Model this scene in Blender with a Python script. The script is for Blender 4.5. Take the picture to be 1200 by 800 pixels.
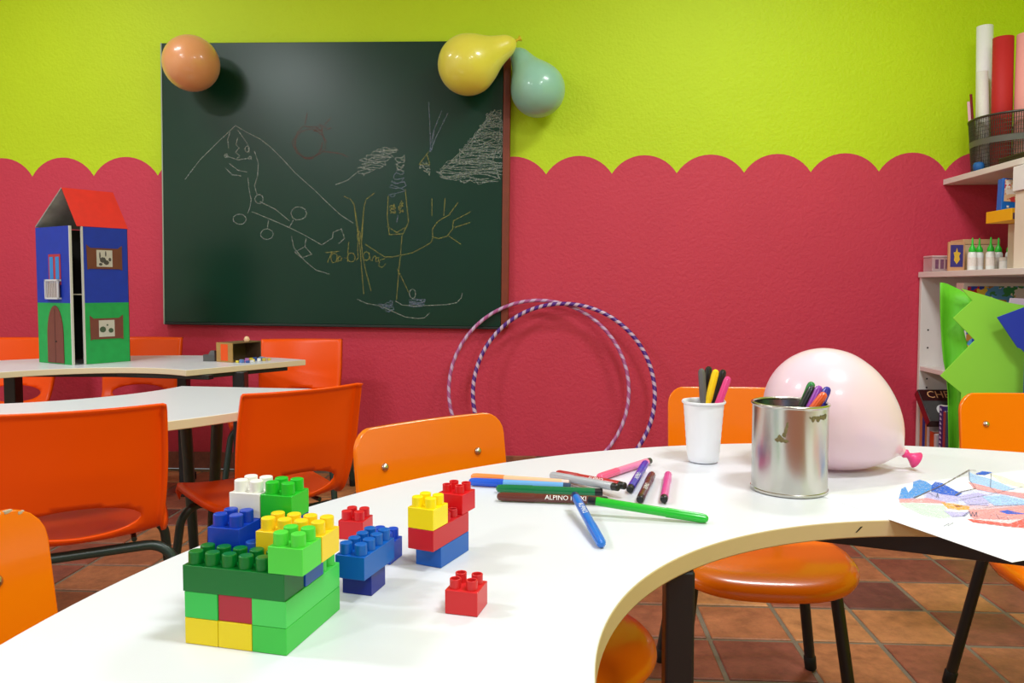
import bpy, bmesh, math, random
from mathutils import Vector, Matrix, Quaternion

for _o in list(bpy.data.objects):
    bpy.data.objects.remove(_o)
scene = bpy.context.scene
COL = scene.collection
R = math.radians
random.seed(7)

# ------------------------------------------------------------------ camera
CAM_H = 0.87
YAW, PITCH = math.atan(53/910), math.atan(45/910)
_f0 = Vector((-math.sin(YAW), math.cos(YAW), 0))
_rt = Vector((math.cos(YAW), math.sin(YAW), 0))
_up0 = Vector((0, 0, 1))
_fw = _f0*math.cos(PITCH) - _up0*math.sin(PITCH)
_up = _up0*math.cos(PITCH) + _f0*math.sin(PITCH)
cam_data = bpy.data.cameras.new('camera')
cam_data.sensor_width = 36.0
cam_data.lens = 910/1200*36.0
cam_data.shift_y = -18/1200
cam_data.clip_start = 0.02
cam = bpy.data.objects.new('camera', cam_data)
M = Matrix((( _rt.x, _up.x, -_fw.x, 0), (_rt.y, _up.y, -_fw.y, 0), (_rt.z, _up.z, -_fw.z, CAM_H), (0, 0, 0, 1)))
cam.matrix_world = M
COL.objects.link(cam)
scene.camera = cam

# ------------------------------------------------------------------ world, lamps, exposure
world = bpy.data.worlds.new('world')
scene.world = world
world.use_nodes = True
world.node_tree.nodes['Background'].inputs['Color'].default_value = (0.93, 0.97, 1.0, 1)
world.node_tree.nodes['Background'].inputs['Strength'].default_value = 0.32

def area_lamp(x, y, z, sx, sy, power, color=(0.925, 0.965, 1.0)):
    d = bpy.data.lights.new('ceiling_lamp', 'AREA')
    d.shape = 'RECTANGLE'; d.size = sx; d.size_y = sy
    d.energy = power; d.color = color
    o = bpy.data.objects.new('ceiling_lamp', d)
    o.location = (x, y, z)
    COL.objects.link(o)
# two rows of ceiling lamps, as the double reflections and shadows in the photograph tell
for lx, ly, pw in ((-2.2, 2.55, 10), (-2.2, 0.8, 32), (-2.2, -1.4, 30), (0.85, 2.3, 20), (0.85, 0.4, 29), (0.85, -1.5, 34)):
    area_lamp(lx, ly, 2.66, 0.5, 0.25, pw)

vs = scene.view_settings
scene.display_settings.display_device = 'sRGB'
vs.view_transform = 'Standard'
vs.look = 'None'
vs.gamma = 1.0
vs.exposure = 0.33
vs.use_curve_mapping = False

# ------------------------------------------------------------------ helpers
def lin(c):
    o = []
    for v in c[:3]:
        v /= 255.0
        o.append(v/12.92 if v <= 0.04045 else ((v+0.055)/1.055)**2.4)
    return (o[0], o[1], o[2], 1.0)

def mat(name, rgb, rough=0.5, metal=0.0, var=0.06, vscale=8.0, bump=0.0, bscale=60.0, coat=0.0, spec=0.5, trans=0.0, sss=0.0, alpha=1.0, coords='Object'):
    m = bpy.data.materials.new(name); m.use_nodes = True
    nt = m.node_tree; N = nt.nodes; L = nt.links
    b = N['Principled BSDF']
    b.inputs['Roughness'].default_value = rough
    b.inputs['Metallic'].default_value = metal
    b.inputs['Coat Weight'].default_value = coat
    b.inputs['Coat Roughness'].default_value = 0.08
    b.inputs['Specular IOR Level'].default_value = spec
    b.inputs['Transmission Weight'].default_value = trans
    b.inputs['Alpha'].default_value = alpha
    if sss:
        b.inputs['Subsurface Weight'].default_value = sss
        b.inputs['Subsurface Radius'].default_value = (0.02, 0.015, 0.015)
    tc = N.new('ShaderNodeTexCoord')
    c = lin(rgb)
    nz = N.new('ShaderNodeTexNoise'); nz.inputs['Scale'].default_value = vscale; nz.inputs['Detail'].default_value = 4
    L.new(tc.outputs[coords], nz.inputs['Vector'])
    mx = N.new('ShaderNodeMix'); mx.data_type = 'RGBA'
    mx.inputs[6].default_value = tuple(max(0, v*(1-var)) for v in c[:3]) + (1,)
    mx.inputs[7].default_value = tuple(min(1, v*(1+var)) for v in c[:3]) + (1,)
    L.new(nz.outputs['Fac'], mx.inputs[0])
    L.new(mx.outputs[2], b.inputs['Base Color'])
    if bump:
        n2 = N.new('ShaderNodeTexNoise'); n2.inputs['Scale'].default_value = bscale; n2.inputs['Detail'].default_value = 5
        L.new(tc.outputs[coords], n2.inputs['Vector'])
        bp = N.new('ShaderNodeBump'); bp.inputs['Strength'].default_value = 0.6; bp.inputs['Distance'].default_value = bump
        L.new(n2.outputs['Fac'], bp.inputs['Height'])
        L.new(bp.outputs['Normal'], b.inputs['Normal'])
    return m

class MB:
    """collects geometry for ONE mesh object"""
    def __init__(s): s.v = []; s.f = []; s.m = []
    def add(s, vs_, fs_, mi=0, T=None):
        k = len(s.v)
        for p in vs_:
            p = Vector(p)
            s.v.append(T @ p if T else p)
        for f in fs_:
            s.f.append([k+i for i in f]); s.m.append(mi)
        return s
    def box(s, lo, hi, mi=0, T=None):
        x0, y0, z0 = lo; x1, y1, z1 = hi
        return s.add([(x0,y0,z0),(x1,y0,z0),(x1,y1,z0),(x0,y1,z0),(x0,y0,z1),(x1,y0,z1),(x1,y1,z1),(x0,y1,z1)],
                     [(0,3,2,1),(4,5,6,7),(0,1,5,4),(1,2,6,5),(2,3,7,6),(3,0,4,7)], mi, T)
    def lathe(s, prof, n=24, mi=0, T=None, lobes=0, amp=0.0):
        vs_ = []; fs_ = []
        for r, z in prof:
            for i in range(n):
                a = 2*math.pi*i/n
                rr = r*(1 + (amp if lobes and i % 2 else 0))
                vs_.append((rr*math.cos(a), rr*math.sin(a), z))
        for j in range(len(prof)-1):
            for i in range(n):
                i2 = (i+1) % n
                fs_.append((j*n+i, j*n+i2, (j+1)*n+i2, (j+1)*n+i))
        if prof[0][0] > 1e-7: fs_.append(tuple(range(n-1, -1, -1)))
        if prof[-1][0] > 1e-7: fs_.append(tuple((len(prof)-1)*n+i for i in range(n)))
        return s.add(vs_, fs_, mi, T)
    def open_lathe(s, prof, n=24, mi=0, T=None):
        vs_ = []; fs_ = []
        for r, z in prof:
            for i in range(n):
                a = 2*math.pi*i/n
                vs_.append((r*math.cos(a), r*math.sin(a), z))
        for j in range(len(prof)-1):
            for i in range(n):
                i2 = (i+1) % n
                fs_.append((j*n+i, j*n+i2, (j+1)*n+i2, (j+1)*n+i))
        return s.add(vs_, fs_, mi, T)
    def prism(s, poly, z0, z1, mi=0, T=None):
        n = len(poly)
        vs_ = [(x, y, z0) for x, y in poly] + [(x, y, z1) for x, y in poly]
        fs_ = [tuple(range(n-1, -1, -1)), tuple(range(n, 2*n))]
        for i in range(n):
            j = (i+1) % n
            fs_.append((i, j, n+j, n+i))
        return s.add(vs_, fs_, mi, T)
    def tube(s, path, r, n=10, mi=0, closed=False, T=None):
        P = [Vector(p) for p in path]; m = len(P)
        rs = r if isinstance(r, (list, tuple)) else [r]*m
        tang = []
        for i in range(m):
            a = P[(i-1) % m] if (closed or i > 0) else P[i]
            b = P[(i+1) % m] if (closed or i < m-1) else P[i]
            tang.append((b-a).normalized())
        u = tang[0].orthogonal().normalized()
        vs_ = []
        for i in range(m):
            if i:
                q = tang[i-1].rotation_difference(tang[i]); u = q @ u
            w = tang[i].cross(u).normalized(); u = w.cross(tang[i]).normalized()
            for k in range(n):
                a = 2*math.pi*k/n
                vs_.append(P[i] + (u*math.cos(a) + w*math.sin(a))*rs[i])
        fs_ = []
        for i in range(m if closed else m-1):
            i2 = (i+1) % m
            for k in range(n):
                k2 = (k+1) % n
                fs_.append((i*n+k, i*n+k2, i2*n+k2, i2*n+k))
        if not closed:
            fs_.append(tuple(range(n-1, -1, -1))); fs_.append(tuple((m-1)*n+k for k in range(n)))
        return s.add(vs_, fs_, mi, T)
    def build(s, name, mats, parent=None, smooth=None, bevel=0.0, seg=2, loc=None, rot=None, fix=True):
        me = bpy.data.meshes.new(name)
        me.from_pydata([tuple(p) for p in s.v], [], s.f)
        if not isinstance(mats, (list, tuple)): mats = [mats]
        for m_ in mats: me.materials.append(m_)
        me.polygons.foreach_set('material_index', s.m)
        if fix:
            bm = bmesh.new(); bm.from_mesh(me)
            bmesh.ops.recalc_face_normals(bm, faces=bm.faces[:])
            bm.to_mesh(me); bm.free()
        if smooth is not None:
            me.polygons.foreach_set('use_smooth', [True]*len(me.polygons))
            if smooth < 180: me.set_sharp_from_angle(angle=R(smooth))
        me.update()
        o = bpy.data.objects.new(name, me); COL.objects.link(o)
        if parent: o.parent = parent
        if loc is not None: o.location = loc
        if rot is not None: o.rotation_euler = rot
        if bevel:
            b = o.modifiers.new('bevel', 'BEVEL'); b.width = bevel; b.segments = seg; b.limit_method = 'ANGLE'; b.angle_limit = R(40)
        return o

def tag(o, label, cat, group=None):
    o['label'] = label; o['category'] = cat
    if group: o['group'] = group
    return o
def thing(name, label, cat, loc=(0,0,0), rz=0.0, group=None):
    o = bpy.data.objects.new(name, None); o.empty_display_size = 0.05
    COL.objects.link(o); o.location = loc; o.rotation_euler = (0, 0, rz)
    return tag(o, label, cat, group)
def copy_tree(root, loc, rz, label, scale=None):
    def cp(o, par):
        c = o.copy(); COL.objects.link(c)
        if par: c.parent = par
        for ch in o.children: cp(ch, c)
        return c
    kids = list(root.children)
    c = root.copy(); COL.objects.link(c)
    for ch in kids: cp(ch, c)
    c.location = loc; c.rotation_euler = (0, 0, rz); c['label'] = label
    if scale: c.scale = scale
    return c
def fillet(pts, rad, n=6):
    P = [Vector(p) for p in pts]; out = [P[0]]
    for i in range(1, len(P)-1):
        a = (P[i-1]-P[i]).normalized(); b = (P[i+1]-P[i]).normalized()
        ang = a.angle(b); d = rad/math.tan(ang/2)
        d = min(d, (P[i-1]-P[i]).length*0.49, (P[i+1]-P[i]).length*0.49); rr = d*math.tan(ang/2)
        c = P[i] + (a+b).normalized()*(rr/math.sin(ang/2))
        s_ = P[i]+a*d-c; e_ = P[i]+b*d-c
        for k in range(n+1):
            t = k/n; v = s_.normalized().slerp(e_.normalized(), t)*rr
            out.append(c+v)
    out.append(P[-1]); return out
def align(p0, d, roll=None):
    """matrix: local +Z along d, origin p0, local +X towards roll"""
    z = Vector(d).normalized()
    x = Vector(roll) if roll else z.orthogonal()
    x = (x - z*x.dot(z)).normalized(); y = z.cross(x)
    return Matrix(((x.x,y.x,z.x,p0[0]),(x.y,y.y,z.y,p0[1]),(x.z,y.z,z.z,p0[2]),(0,0,0,1)))
def ribbon(mb, pts, w, z, mi=0, T=None):
    P = [Vector((p[0], p[1])) for p in pts]
    for a, b in zip(P[:-1], P[1:]):
        d = b-a
        if d.length < 1e-5: continue
        d.normalize(); n = Vector((-d.y, d.x))*w*0.5; e = d*w*0.3
        q = [a-e+n, a-e-n, b+e-n, b+e+n]
        mb.add([(p.x, p.y, z) for p in q], [(0,1,2,3)], mi, T)
def text_mesh(body, size, align_x='CENTER', cuts=0):
    cu = bpy.data.curves.new('lettering', 'FONT'); cu.body = body; cu.size = size
    cu.align_x = align_x; cu.align_y = 'CENTER'; cu.resolution_u = 2
    to = bpy.data.objects.new('lettering', cu); COL.objects.link(to)
    dg = bpy.context.evaluated_depsgraph_get(); dg.update()
    me = bpy.data.meshes.new_from_object(to.evaluated_get(dg))
    if cuts:
        bm = bmesh.new(); bm.from_mesh(me)
        bmesh.ops.triangulate(bm, faces=bm.faces[:])
        bmesh.ops.subdivide_edges(bm, edges=[e for e in bm.edges if e.calc_length() > size*0.15], cuts=cuts)
        bmesh.ops.triangulate(bm, faces=bm.faces[:])
        bm.to_mesh(me); bm.free()
    vs_ = [v.co.copy() for v in me.vertices]; fs_ = [tuple(p.vertices) for p in me.polygons]
    bpy.data.objects.remove(to); bpy.data.meshes.remove(me); bpy.data.curves.remove(cu)
    return vs_, fs_

# ------------------------------------------------------------------ materials
def wall_paint(name, rgb):
    m = mat(name, rgb, rough=0.62, var=0.05, vscale=3.0)
    nt = m.node_tree; N = nt.nodes; L = nt.links
    tc = N.new('ShaderNodeTexCoord')
    a = N.new('ShaderNodeTexNoise'); a.inputs['Scale'].default_value = 62; a.inputs['Detail'].default_value = 6; a.inputs['Roughness'].default_value = 0.62
    v = N.new('ShaderNodeTexVoronoi'); v.inputs['Scale'].default_value = 85; v.feature = 'SMOOTH_F1'
    L.new(tc.outputs['Object'], a.inputs['Vector']); L.new(tc.outputs['Object'], v.inputs['Vector'])
    s = N.new('ShaderNodeMath'); s.operation = 'MULTIPLY_ADD'; s.inputs[1].default_value = 0.35
    L.new(v.outputs['Distance'], s.inputs[0]); L.new(a.outputs['Fac'], s.inputs[2])
    bp = N.new('ShaderNodeBump'); bp.inputs['Strength'].default_value = 0.32; bp.inputs['Distance'].default_value = 0.009
    L.new(s.outputs[0], bp.inputs['Height']); L.new(bp.outputs['Normal'], N['Principled BSDF'].inputs['Normal'])
    return m
M_LIME = wall_paint('lime_wall_paint', (194, 222, 0))
M_RED = wall_paint('raspberry_wall_paint', (206, 54, 80))
M_WHITEWALL = mat('white_wall_paint', (228, 226, 220), rough=0.8, bump=0.003)
M_CEIL = mat('ceiling_paint', (235, 233, 226), rough=0.9)
M_GROUT = mat('floor_grout', (118, 104, 88), rough=0.9, var=0.2, vscale=30, bump=0.002, bscale=120)
M_LAMINATE = mat('white_laminate', (221, 224, 230), rough=0.32, var=0.015, vscale=2.5)
M_EDGE = mat('beige_edge_band', (206, 182, 138), rough=0.45, var=0.06, vscale=12)
M_EDGE_PALE = mat('cream_edge_band', (230, 216, 184), rough=0.45, var=0.05, vscale=12)
M_STEEL_DARK = mat('dark_painted_steel', (22, 27, 30), rough=0.38, var=0.2, vscale=14)
M_STEEL_GREEN = mat('dark_green_painted_steel', (36, 56, 52), rough=0.32, var=0.2, vscale=14)
M_RUBBER = mat('black_rubber', (14, 14, 14), rough=0.7)
M_PLY_ORANGE = mat('orange_lacquered_plywood', (245, 122, 0), rough=0.24, var=0.05, vscale=4, coat=0.35, spec=0.4)
M_SHELL = mat('orange_plastic_shell', (249, 86, 0), rough=0.32, var=0.04, vscale=4, spec=0.3)
M_CHROME = mat('brushed_rivet_metal', (205, 200, 190), rough=0.25, metal=1.0)
M_WHITEBOARD_MELAMINE = mat('white_melamine_board', (226, 220, 214), rough=0.5, var=0.02)
M_CHIP = mat('worn_chip', (190, 170, 140), rough=0.8, var=0.3, vscale=80)
_plain = {}
def P(rgb, rough=0.5, **k):
    key = (tuple(rgb), rough, tuple(sorted(k.items())))
    if key not in _plain:
        _plain[key] = mat('paint_%d' % len(_plain), rgb, rough, **k)
    return _plain[key]

def tile_material():
    m = bpy.data.materials.new('terracotta_tile'); m.use_nodes = True
    nt = m.node_tree; N = nt.nodes; L = nt.links; b = N['Principled BSDF']
    oi = N.new('ShaderNodeObjectInfo'); tc = N.new('ShaderNodeTexCoord')
    ramp = N.new('ShaderNodeValToRGB'); cr = ramp.color_ramp
    cr.elements[0].position = 0.0; cr.elements[0].color = lin((104, 60, 52))
    cr.elements[1].position = 1.0; cr.elements[1].color = lin((192, 134, 84))
    for p_, c_ in ((0.2, (138, 76, 58)), (0.45, (152, 90, 64)), (0.7, (172, 110, 70))):
        e = cr.elements.new(p_); e.color = lin(c_)
    L.new(oi.outputs['Random'], ramp.inputs['Fac'])
    add = N.new('ShaderNodeVectorMath'); add.operation = 'MULTIPLY_ADD'
    cmb = N.new('ShaderNodeCombineXYZ')
    for i in range(3): L.new(oi.outputs['Random'], cmb.inputs[i])
    L.new(cmb.outputs[0], add.inputs[0]); add.inputs[1].default_value = (37, 53, 71)
    L.new(tc.outputs['Object'], add.inputs[2])
    nz = N.new('ShaderNodeTexNoise'); nz.inputs['Scale'].default_value = 24; nz.inputs['Detail'].default_value = 10; nz.inputs['Roughness'].default_value = 0.7
    L.new(add.outputs[0], nz.inputs['Vector'])
    mp = N.new('ShaderNodeMapRange'); mp.inputs[1].default_value = 0.25; mp.inputs[2].default_value = 0.75; mp.inputs[3].default_value = 0.55; mp.inputs[4].default_value = 1.32
    L.new(nz.outputs['Fac'], mp.inputs[0])
    mx = N.new('ShaderNodeMix'); mx.data_type = 'RGBA'; mx.blend_type = 'MULTIPLY'; mx.inputs[0].default_value = 1
    L.new(ramp.outputs[0], mx.inputs[6]); L.new(mp.outputs[0], mx.inputs[7])
    L.new(mx.outputs[2], b.inputs['Base Color'])
    b.inputs['Roughness'].default_value = 0.5
    n2 = N.new('ShaderNodeTexNoise'); n2.inputs['Scale'].default_value = 90; n2.inputs['Detail'].default_value = 5
    L.new(add.outputs[0], n2.inputs['Vector'])
    bp = N.new('ShaderNodeBump'); bp.inputs['Strength'].default_value = 0.35; bp.inputs['Distance'].default_value = 0.003
    L.new(n2.outputs['Fac'], bp.inputs['Height']); L.new(bp.outputs['Normal'], b.inputs['Normal'])
    return m
M_TILE = tile_material()

def chalk_mat(name, rgb, dens=0.55):
    m = bpy.data.materials.new(name); m.use_nodes = True
    nt = m.node_tree; N = nt.nodes; L = nt.links; b = N['Principled BSDF']
    b.inputs['Base Color'].default_value = lin(rgb); b.inputs['Roughness'].default_value = 1.0
    tc = N.new('ShaderNodeTexCoord'); nz = N.new('ShaderNodeTexNoise'); nz.inputs['Scale'].default_value = 130; nz.inputs['Detail'].default_value = 4
    L.new(tc.outputs['Object'], nz.inputs['Vector'])
    mp = N.new('ShaderNodeMapRange'); mp.inputs[1].default_value = 0.35; mp.inputs[2].default_value = 0.65; mp.inputs[3].default_value = dens*0.3; mp.inputs[4].default_value = dens*1.5
    L.new(nz.outputs['Fac'], mp.inputs[0]); L.new(mp.outputs[0], b.inputs['Alpha'])
    return m

# ------------------------------------------------------------------ room
WY = 3.62; XL, XR = -3.4, 2.2; YF = -3.2; ZC = 2.7
def struct(o):
    o['kind'] = 'structure'; return o

# back wall: lime above, raspberry below, meeting in painted scallops
cusps = [-3.43, -3.125, -2.82, -2.518, -2.213, -1.898, -1.59, -1.283, -0.975, -0.668, -0.36, -0.053, 0.249, 0.544, 0.8475, 1.1443, 1.4457, 1.7363, 2.035, 2.335]
edge = []
for a, b in zip(cusps[:-1], cusps[1:]):
    zc = 1.403 if b < -0.3 else 1.393
    h = 0.089 if b < -0.3 else 0.083
    w = (b-a)/2; r = (w*w+h*h)/(2*h); t0 = math.asin(w/r)
    for k in range(14):
        t = -t0 + 2*t0*k/14
        edge.append(((a+b)/2 + r*math.sin(t), zc + h - r + r*math.cos(t)))
edge.append((cusps[-1], 1.393))
edge = [(min(max(x, XL), XR), z) for x, z in edge]
mb = MB()
n = len(edge)
vs_ = [(x, WY, 0) for x, z in edge] + [(x, WY, z) for x, z in edge] + [(x, WY, ZC) for x, z in edge]
mb.add(vs_, [(i, i+1, n+i+1, n+i) for i in range(n-1)], 0)
mb.add(vs_, [(n+i, n+i+1, 2*n+i+1, 2*n+i) for i in range(n-1)], 1)
mb.box((XL, WY+0.001, 0), (XR, WY+0.15, ZC), 1)
struct(mb.build('wall_back', [M_RED, M_LIME], fix=False))
struct(MB().box((XR, YF, 0), (XR+0.1, WY+0.15, ZC), 0).build('wall_right', M_LIME))
struct(MB().box((XL-0.1, YF, 0), (XL, WY+0.15, ZC), 0).build('wall_left', M_WHITEWALL))
struct(MB().box((XL-0.1, YF, ZC), (XR+0.1, WY+0.15, ZC+0.1), 0).build('ceiling', M_CEIL))

# floor: terracotta tiles laid in grey grout
PITCH_T = 0.206; TX, TY = 0.381, 1.914
floor = struct(MB().box((XL, YF, -0.05), (XR, WY, -0.004), 0).build('floor', M_GROUT))
tile_meshes = []
for k in range(6):
    g = 0.0055 + 0.001*random.random(); s_ = PITCH_T/2-g; c = 0.003
    mbt = MB()
    j = [random.uniform(-0.0012, 0.0012) for _ in range(8)]
    base = [(-s_+j[0], -s_+j[1]), (s_+j[2], -s_+j[3]), (s_+j[4], s_+j[5]), (-s_+j[6], s_+j[7])]
    vs_ = [(x, y, -0.012) for x, y in base] + [(x, y, -0.002) for x, y in base] + [(x*(1-c/s_), y*(1-c/s_), 0) for x, y in base]
    fs_ = [(8, 9, 10, 11)]
    for i in range(4):
        i2 = (i+1) % 4
        fs_ += [(i, i2, 4+i2, 4+i), (4+i, 4+i2, 8+i2, 8+i)]
    mbt.add(vs_, fs_)
    o = mbt.build('tile', M_TILE); tile_meshes.append(o.data); bpy.data.objects.remove(o)
near, rest = [], MB()
for ix in range(-18, 9):
    for iy in range(-24, 9):
        x = TX + (ix+0.5)*PITCH_T; y = TY + (iy+0.5)*PITCH_T
        if x < XL+0.1 or x > XR-0.1 or y > WY-0.1 or y < YF+0.1: continue
        if -1.9 < x < 1.75 and 1.3 < y: near.append((x, y))
        else: rest.add([v for v in (Vector(q.co)+Vector((x, y, 0)) for q in tile_meshes[0].vertices)], [tuple(p.vertices) for p in tile_meshes[0].polygons])
for k, (x, y) in enumerate(near):
    o = bpy.data.objects.new('tile', tile_meshes[random.randrange(6)]); COL.objects.link(o)
    o.parent = floor; o.location = (x, y, random.uniform(-0.0012, 0.0))
o = rest.build('tile_field', P((160, 90, 60), 0.5, var=0.35, vscale=6), parent=floor); o['kind'] = 'stuff'

# skirting of terracotta pieces along the back wall
sk = struct(MB().box((XL, WY-0.008, 0.0), (XR, WY-0.0005, 0.078), 0).build('baseboard_back', M_GROUT))
sm = MB().box((-0.1, -0.007, 0.002), (0.1, 0.0, 0.082)).build('skirting_tile', M_TILE, bevel=0.002)
k = 0
x = XL+0.11
while x < XR-0.1:
    o = sm if k == 0 else sm.copy()
    if k: COL.objects.link(o)
    o.parent = sk; o.location = (x, WY-0.008, 0); k += 1; x += PITCH_T

# drawing strokes: (colour, points in metres on the board or the paper)
PAPER_FILLS = [["wash_lilac",[[0.1954,0.232],[0.2437,0.2265],[0.2745,0.1987],[0.2791,0.1616],[0.2349,0.1304],[0.1345,0.164],[0.1468,0.1954]]],["wash_pink",[[0.1482,0.1771],[0.1973,0.1626],[0.2625,0.1459],[0.1764,0.0836],[0.1183,0.0928],[0.0866,0.1167]]],["wash_lilac",[[0.1517,0.2479],[0.1728,0.2361],[0.1824,0.2126],[0.1413,0.1826],[0.1236,0.1891],[0.1134,0.2113]]],["sky_blue",[[0.0853,0.2279],[0.1346,0.2694],[0.1501,0.2764],[0.1282,0.2512],[0.1531,0.2668],[0.1846,0.2944],[0.2042,0.3008],[0.2033,0.2874],[0.1885,0.2622],[0.2067,0.2684],[0.1821,0.2518],[0.1424,0.2379],[0.1042,0.2209]]],["blue",[[0.1931,0.2696],[0.2158,0.2833],[0.2184,0.2734],[0.2037,0.2443],[0.1931,0.2196],[0.1736,0.2111],[0.1639,0.2264],[0.1619,0.2432]]],["lilac",[[0.1571,0.2457],[0.1634,0.2257],[0.1753,0.2111],[0.1524,0.193],[0.1258,0.1954],[0.121,0.2158]]],["coral",[[0.088,0.23],[0.1282,0.219],[0.1347,0.1955],[0.1257,0.1901],[0.0931,0.208],[0.0735,0.2152]]],["mint",[[0.072,0.2143],[0.0916,0.2071],[0.1201,0.1857],[0.0761,0.1377],[0.0629,0.1426],[0.0531,0.1591],[0.0645,0.2026]]],["amber",[[0.1266,0.1963],[0.1384,0.1847],[0.1441,0.1683],[0.1332,0.1583],[0.1174,0.1607],[0.1093,0.1706]]],["brown",[[0.1303,0.1801],[0.1396,0.1731],[0.1259,0.1711]]],["lilac",[[0.0955,0.1653],[0.1087,0.1537],[0.1252,0.151],[0.099,0.1375],[0.0813,0.1408]]],["pale_blue",[[0.3187,0.3117],[0.3103,0.2952],[0.3082,0.2675],[0.2965,0.2358],[0.2853,0.2101],[0.2629,0.2101],[0.2581,0.237],[0.261,0.2622]]],["blue",[[0.314,0.2972],[0.3413,0.307],[0.35,0.2958],[0.3217,0.2866]]],["cream",[[0.3396,0.2937],[0.3411,0.2738],[0.3283,0.2415],[0.3257,0.2075],[0.3046,0.2026],[0.3007,0.2427]]],["coral",[[0.2592,0.2646],[0.261,0.242],[0.2606,0.2109],[0.2789,0.1896],[0.2909,0.1616],[0.254,0.1453],[0.2465,0.1896],[0.2382,0.2086],[0.2314,0.2317]]],["lilac",[[0.1757,0.2119],[0.2182,0.216],[0.2212,0.2053],[0.171,0.1615],[0.1495,0.1731],[0.1607,0.1908]]],["pale_blue",[[0.2045,0.1984],[0.237,0.1942],[0.2434,0.1649],[0.2572,0.145],[0.2401,0.1405],[0.1789,0.1595]]],["coral",[[0.1274,0.1562],[0.1696,0.1496],[0.2195,0.1466],[0.2498,0.139],[0.1932,0.0956],[0.1378,0.1097],[0.1009,0.1265]]],["blue",[[0.1593,0.1379],[0.1756,0.1386],[0.1768,0.128],[0.1814,0.1164],[0.1578,0.1251]]],["red",[[0.0914,0.1284],[0.108,0.1128],[0.1217,0.0955],[0.1632,0.105],[0.1911,0.1011],[0.1412,0.0589],[0.1111,0.0875],[0.0864,0.1146]]]]
PAPER_LINES = [["brown_line",[[0.1089,0.2245],[0.206,0.2625],[0.3292,0.3193],[0.3348,0.3127]]],["brown_line",[[0.1742,0.2144],[0.2007,0.2264],[0.2353,0.2323]]],["grey_line",[[0.3214,0.313],[0.2702,0.2711],[0.2353,0.2323]]],["grey_line",[[0.1537,0.1943],[0.2126,0.2002],[0.2552,0.2063],[0.311,0.2159],[0.3399,0.221]]],["grey_line",[[0.1309,0.1572],[0.1775,0.1558],[0.2208,0.1495],[0.245,0.1472]]],["grey_line",[[0.1432,0.1749],[0.1837,0.1698]]],["grey_line",[[0.338,0.2889],[0.2585,0.2276],[0.2434,0.2069]]],["grey_line",[[0.0977,0.1391],[0.1231,0.1508],[0.1051,0.1335],[0.1243,0.1473],[0.1089,0.1321],[0.129,0.1456],[0.1095,0.1289]]],["grey_line",[[0.1514,0.2373],[0.1414,0.216],[0.1595,0.2306],[0.1411,0.2126]]],["grey_line",[[0.0831,0.1416],[0.0983,0.1378],[0.1154,0.1445]]],["grey_line",[[0.1297,0.1273],[0.1425,0.1286],[0.1301,0.1155],[0.1443,0.1161],[0.1371,0.1072]]],["grey_line",[[0.0382,0.116],[0.053,0.1215],[0.0604,0.1215],[0.0426,0.1144]]]]
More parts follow.
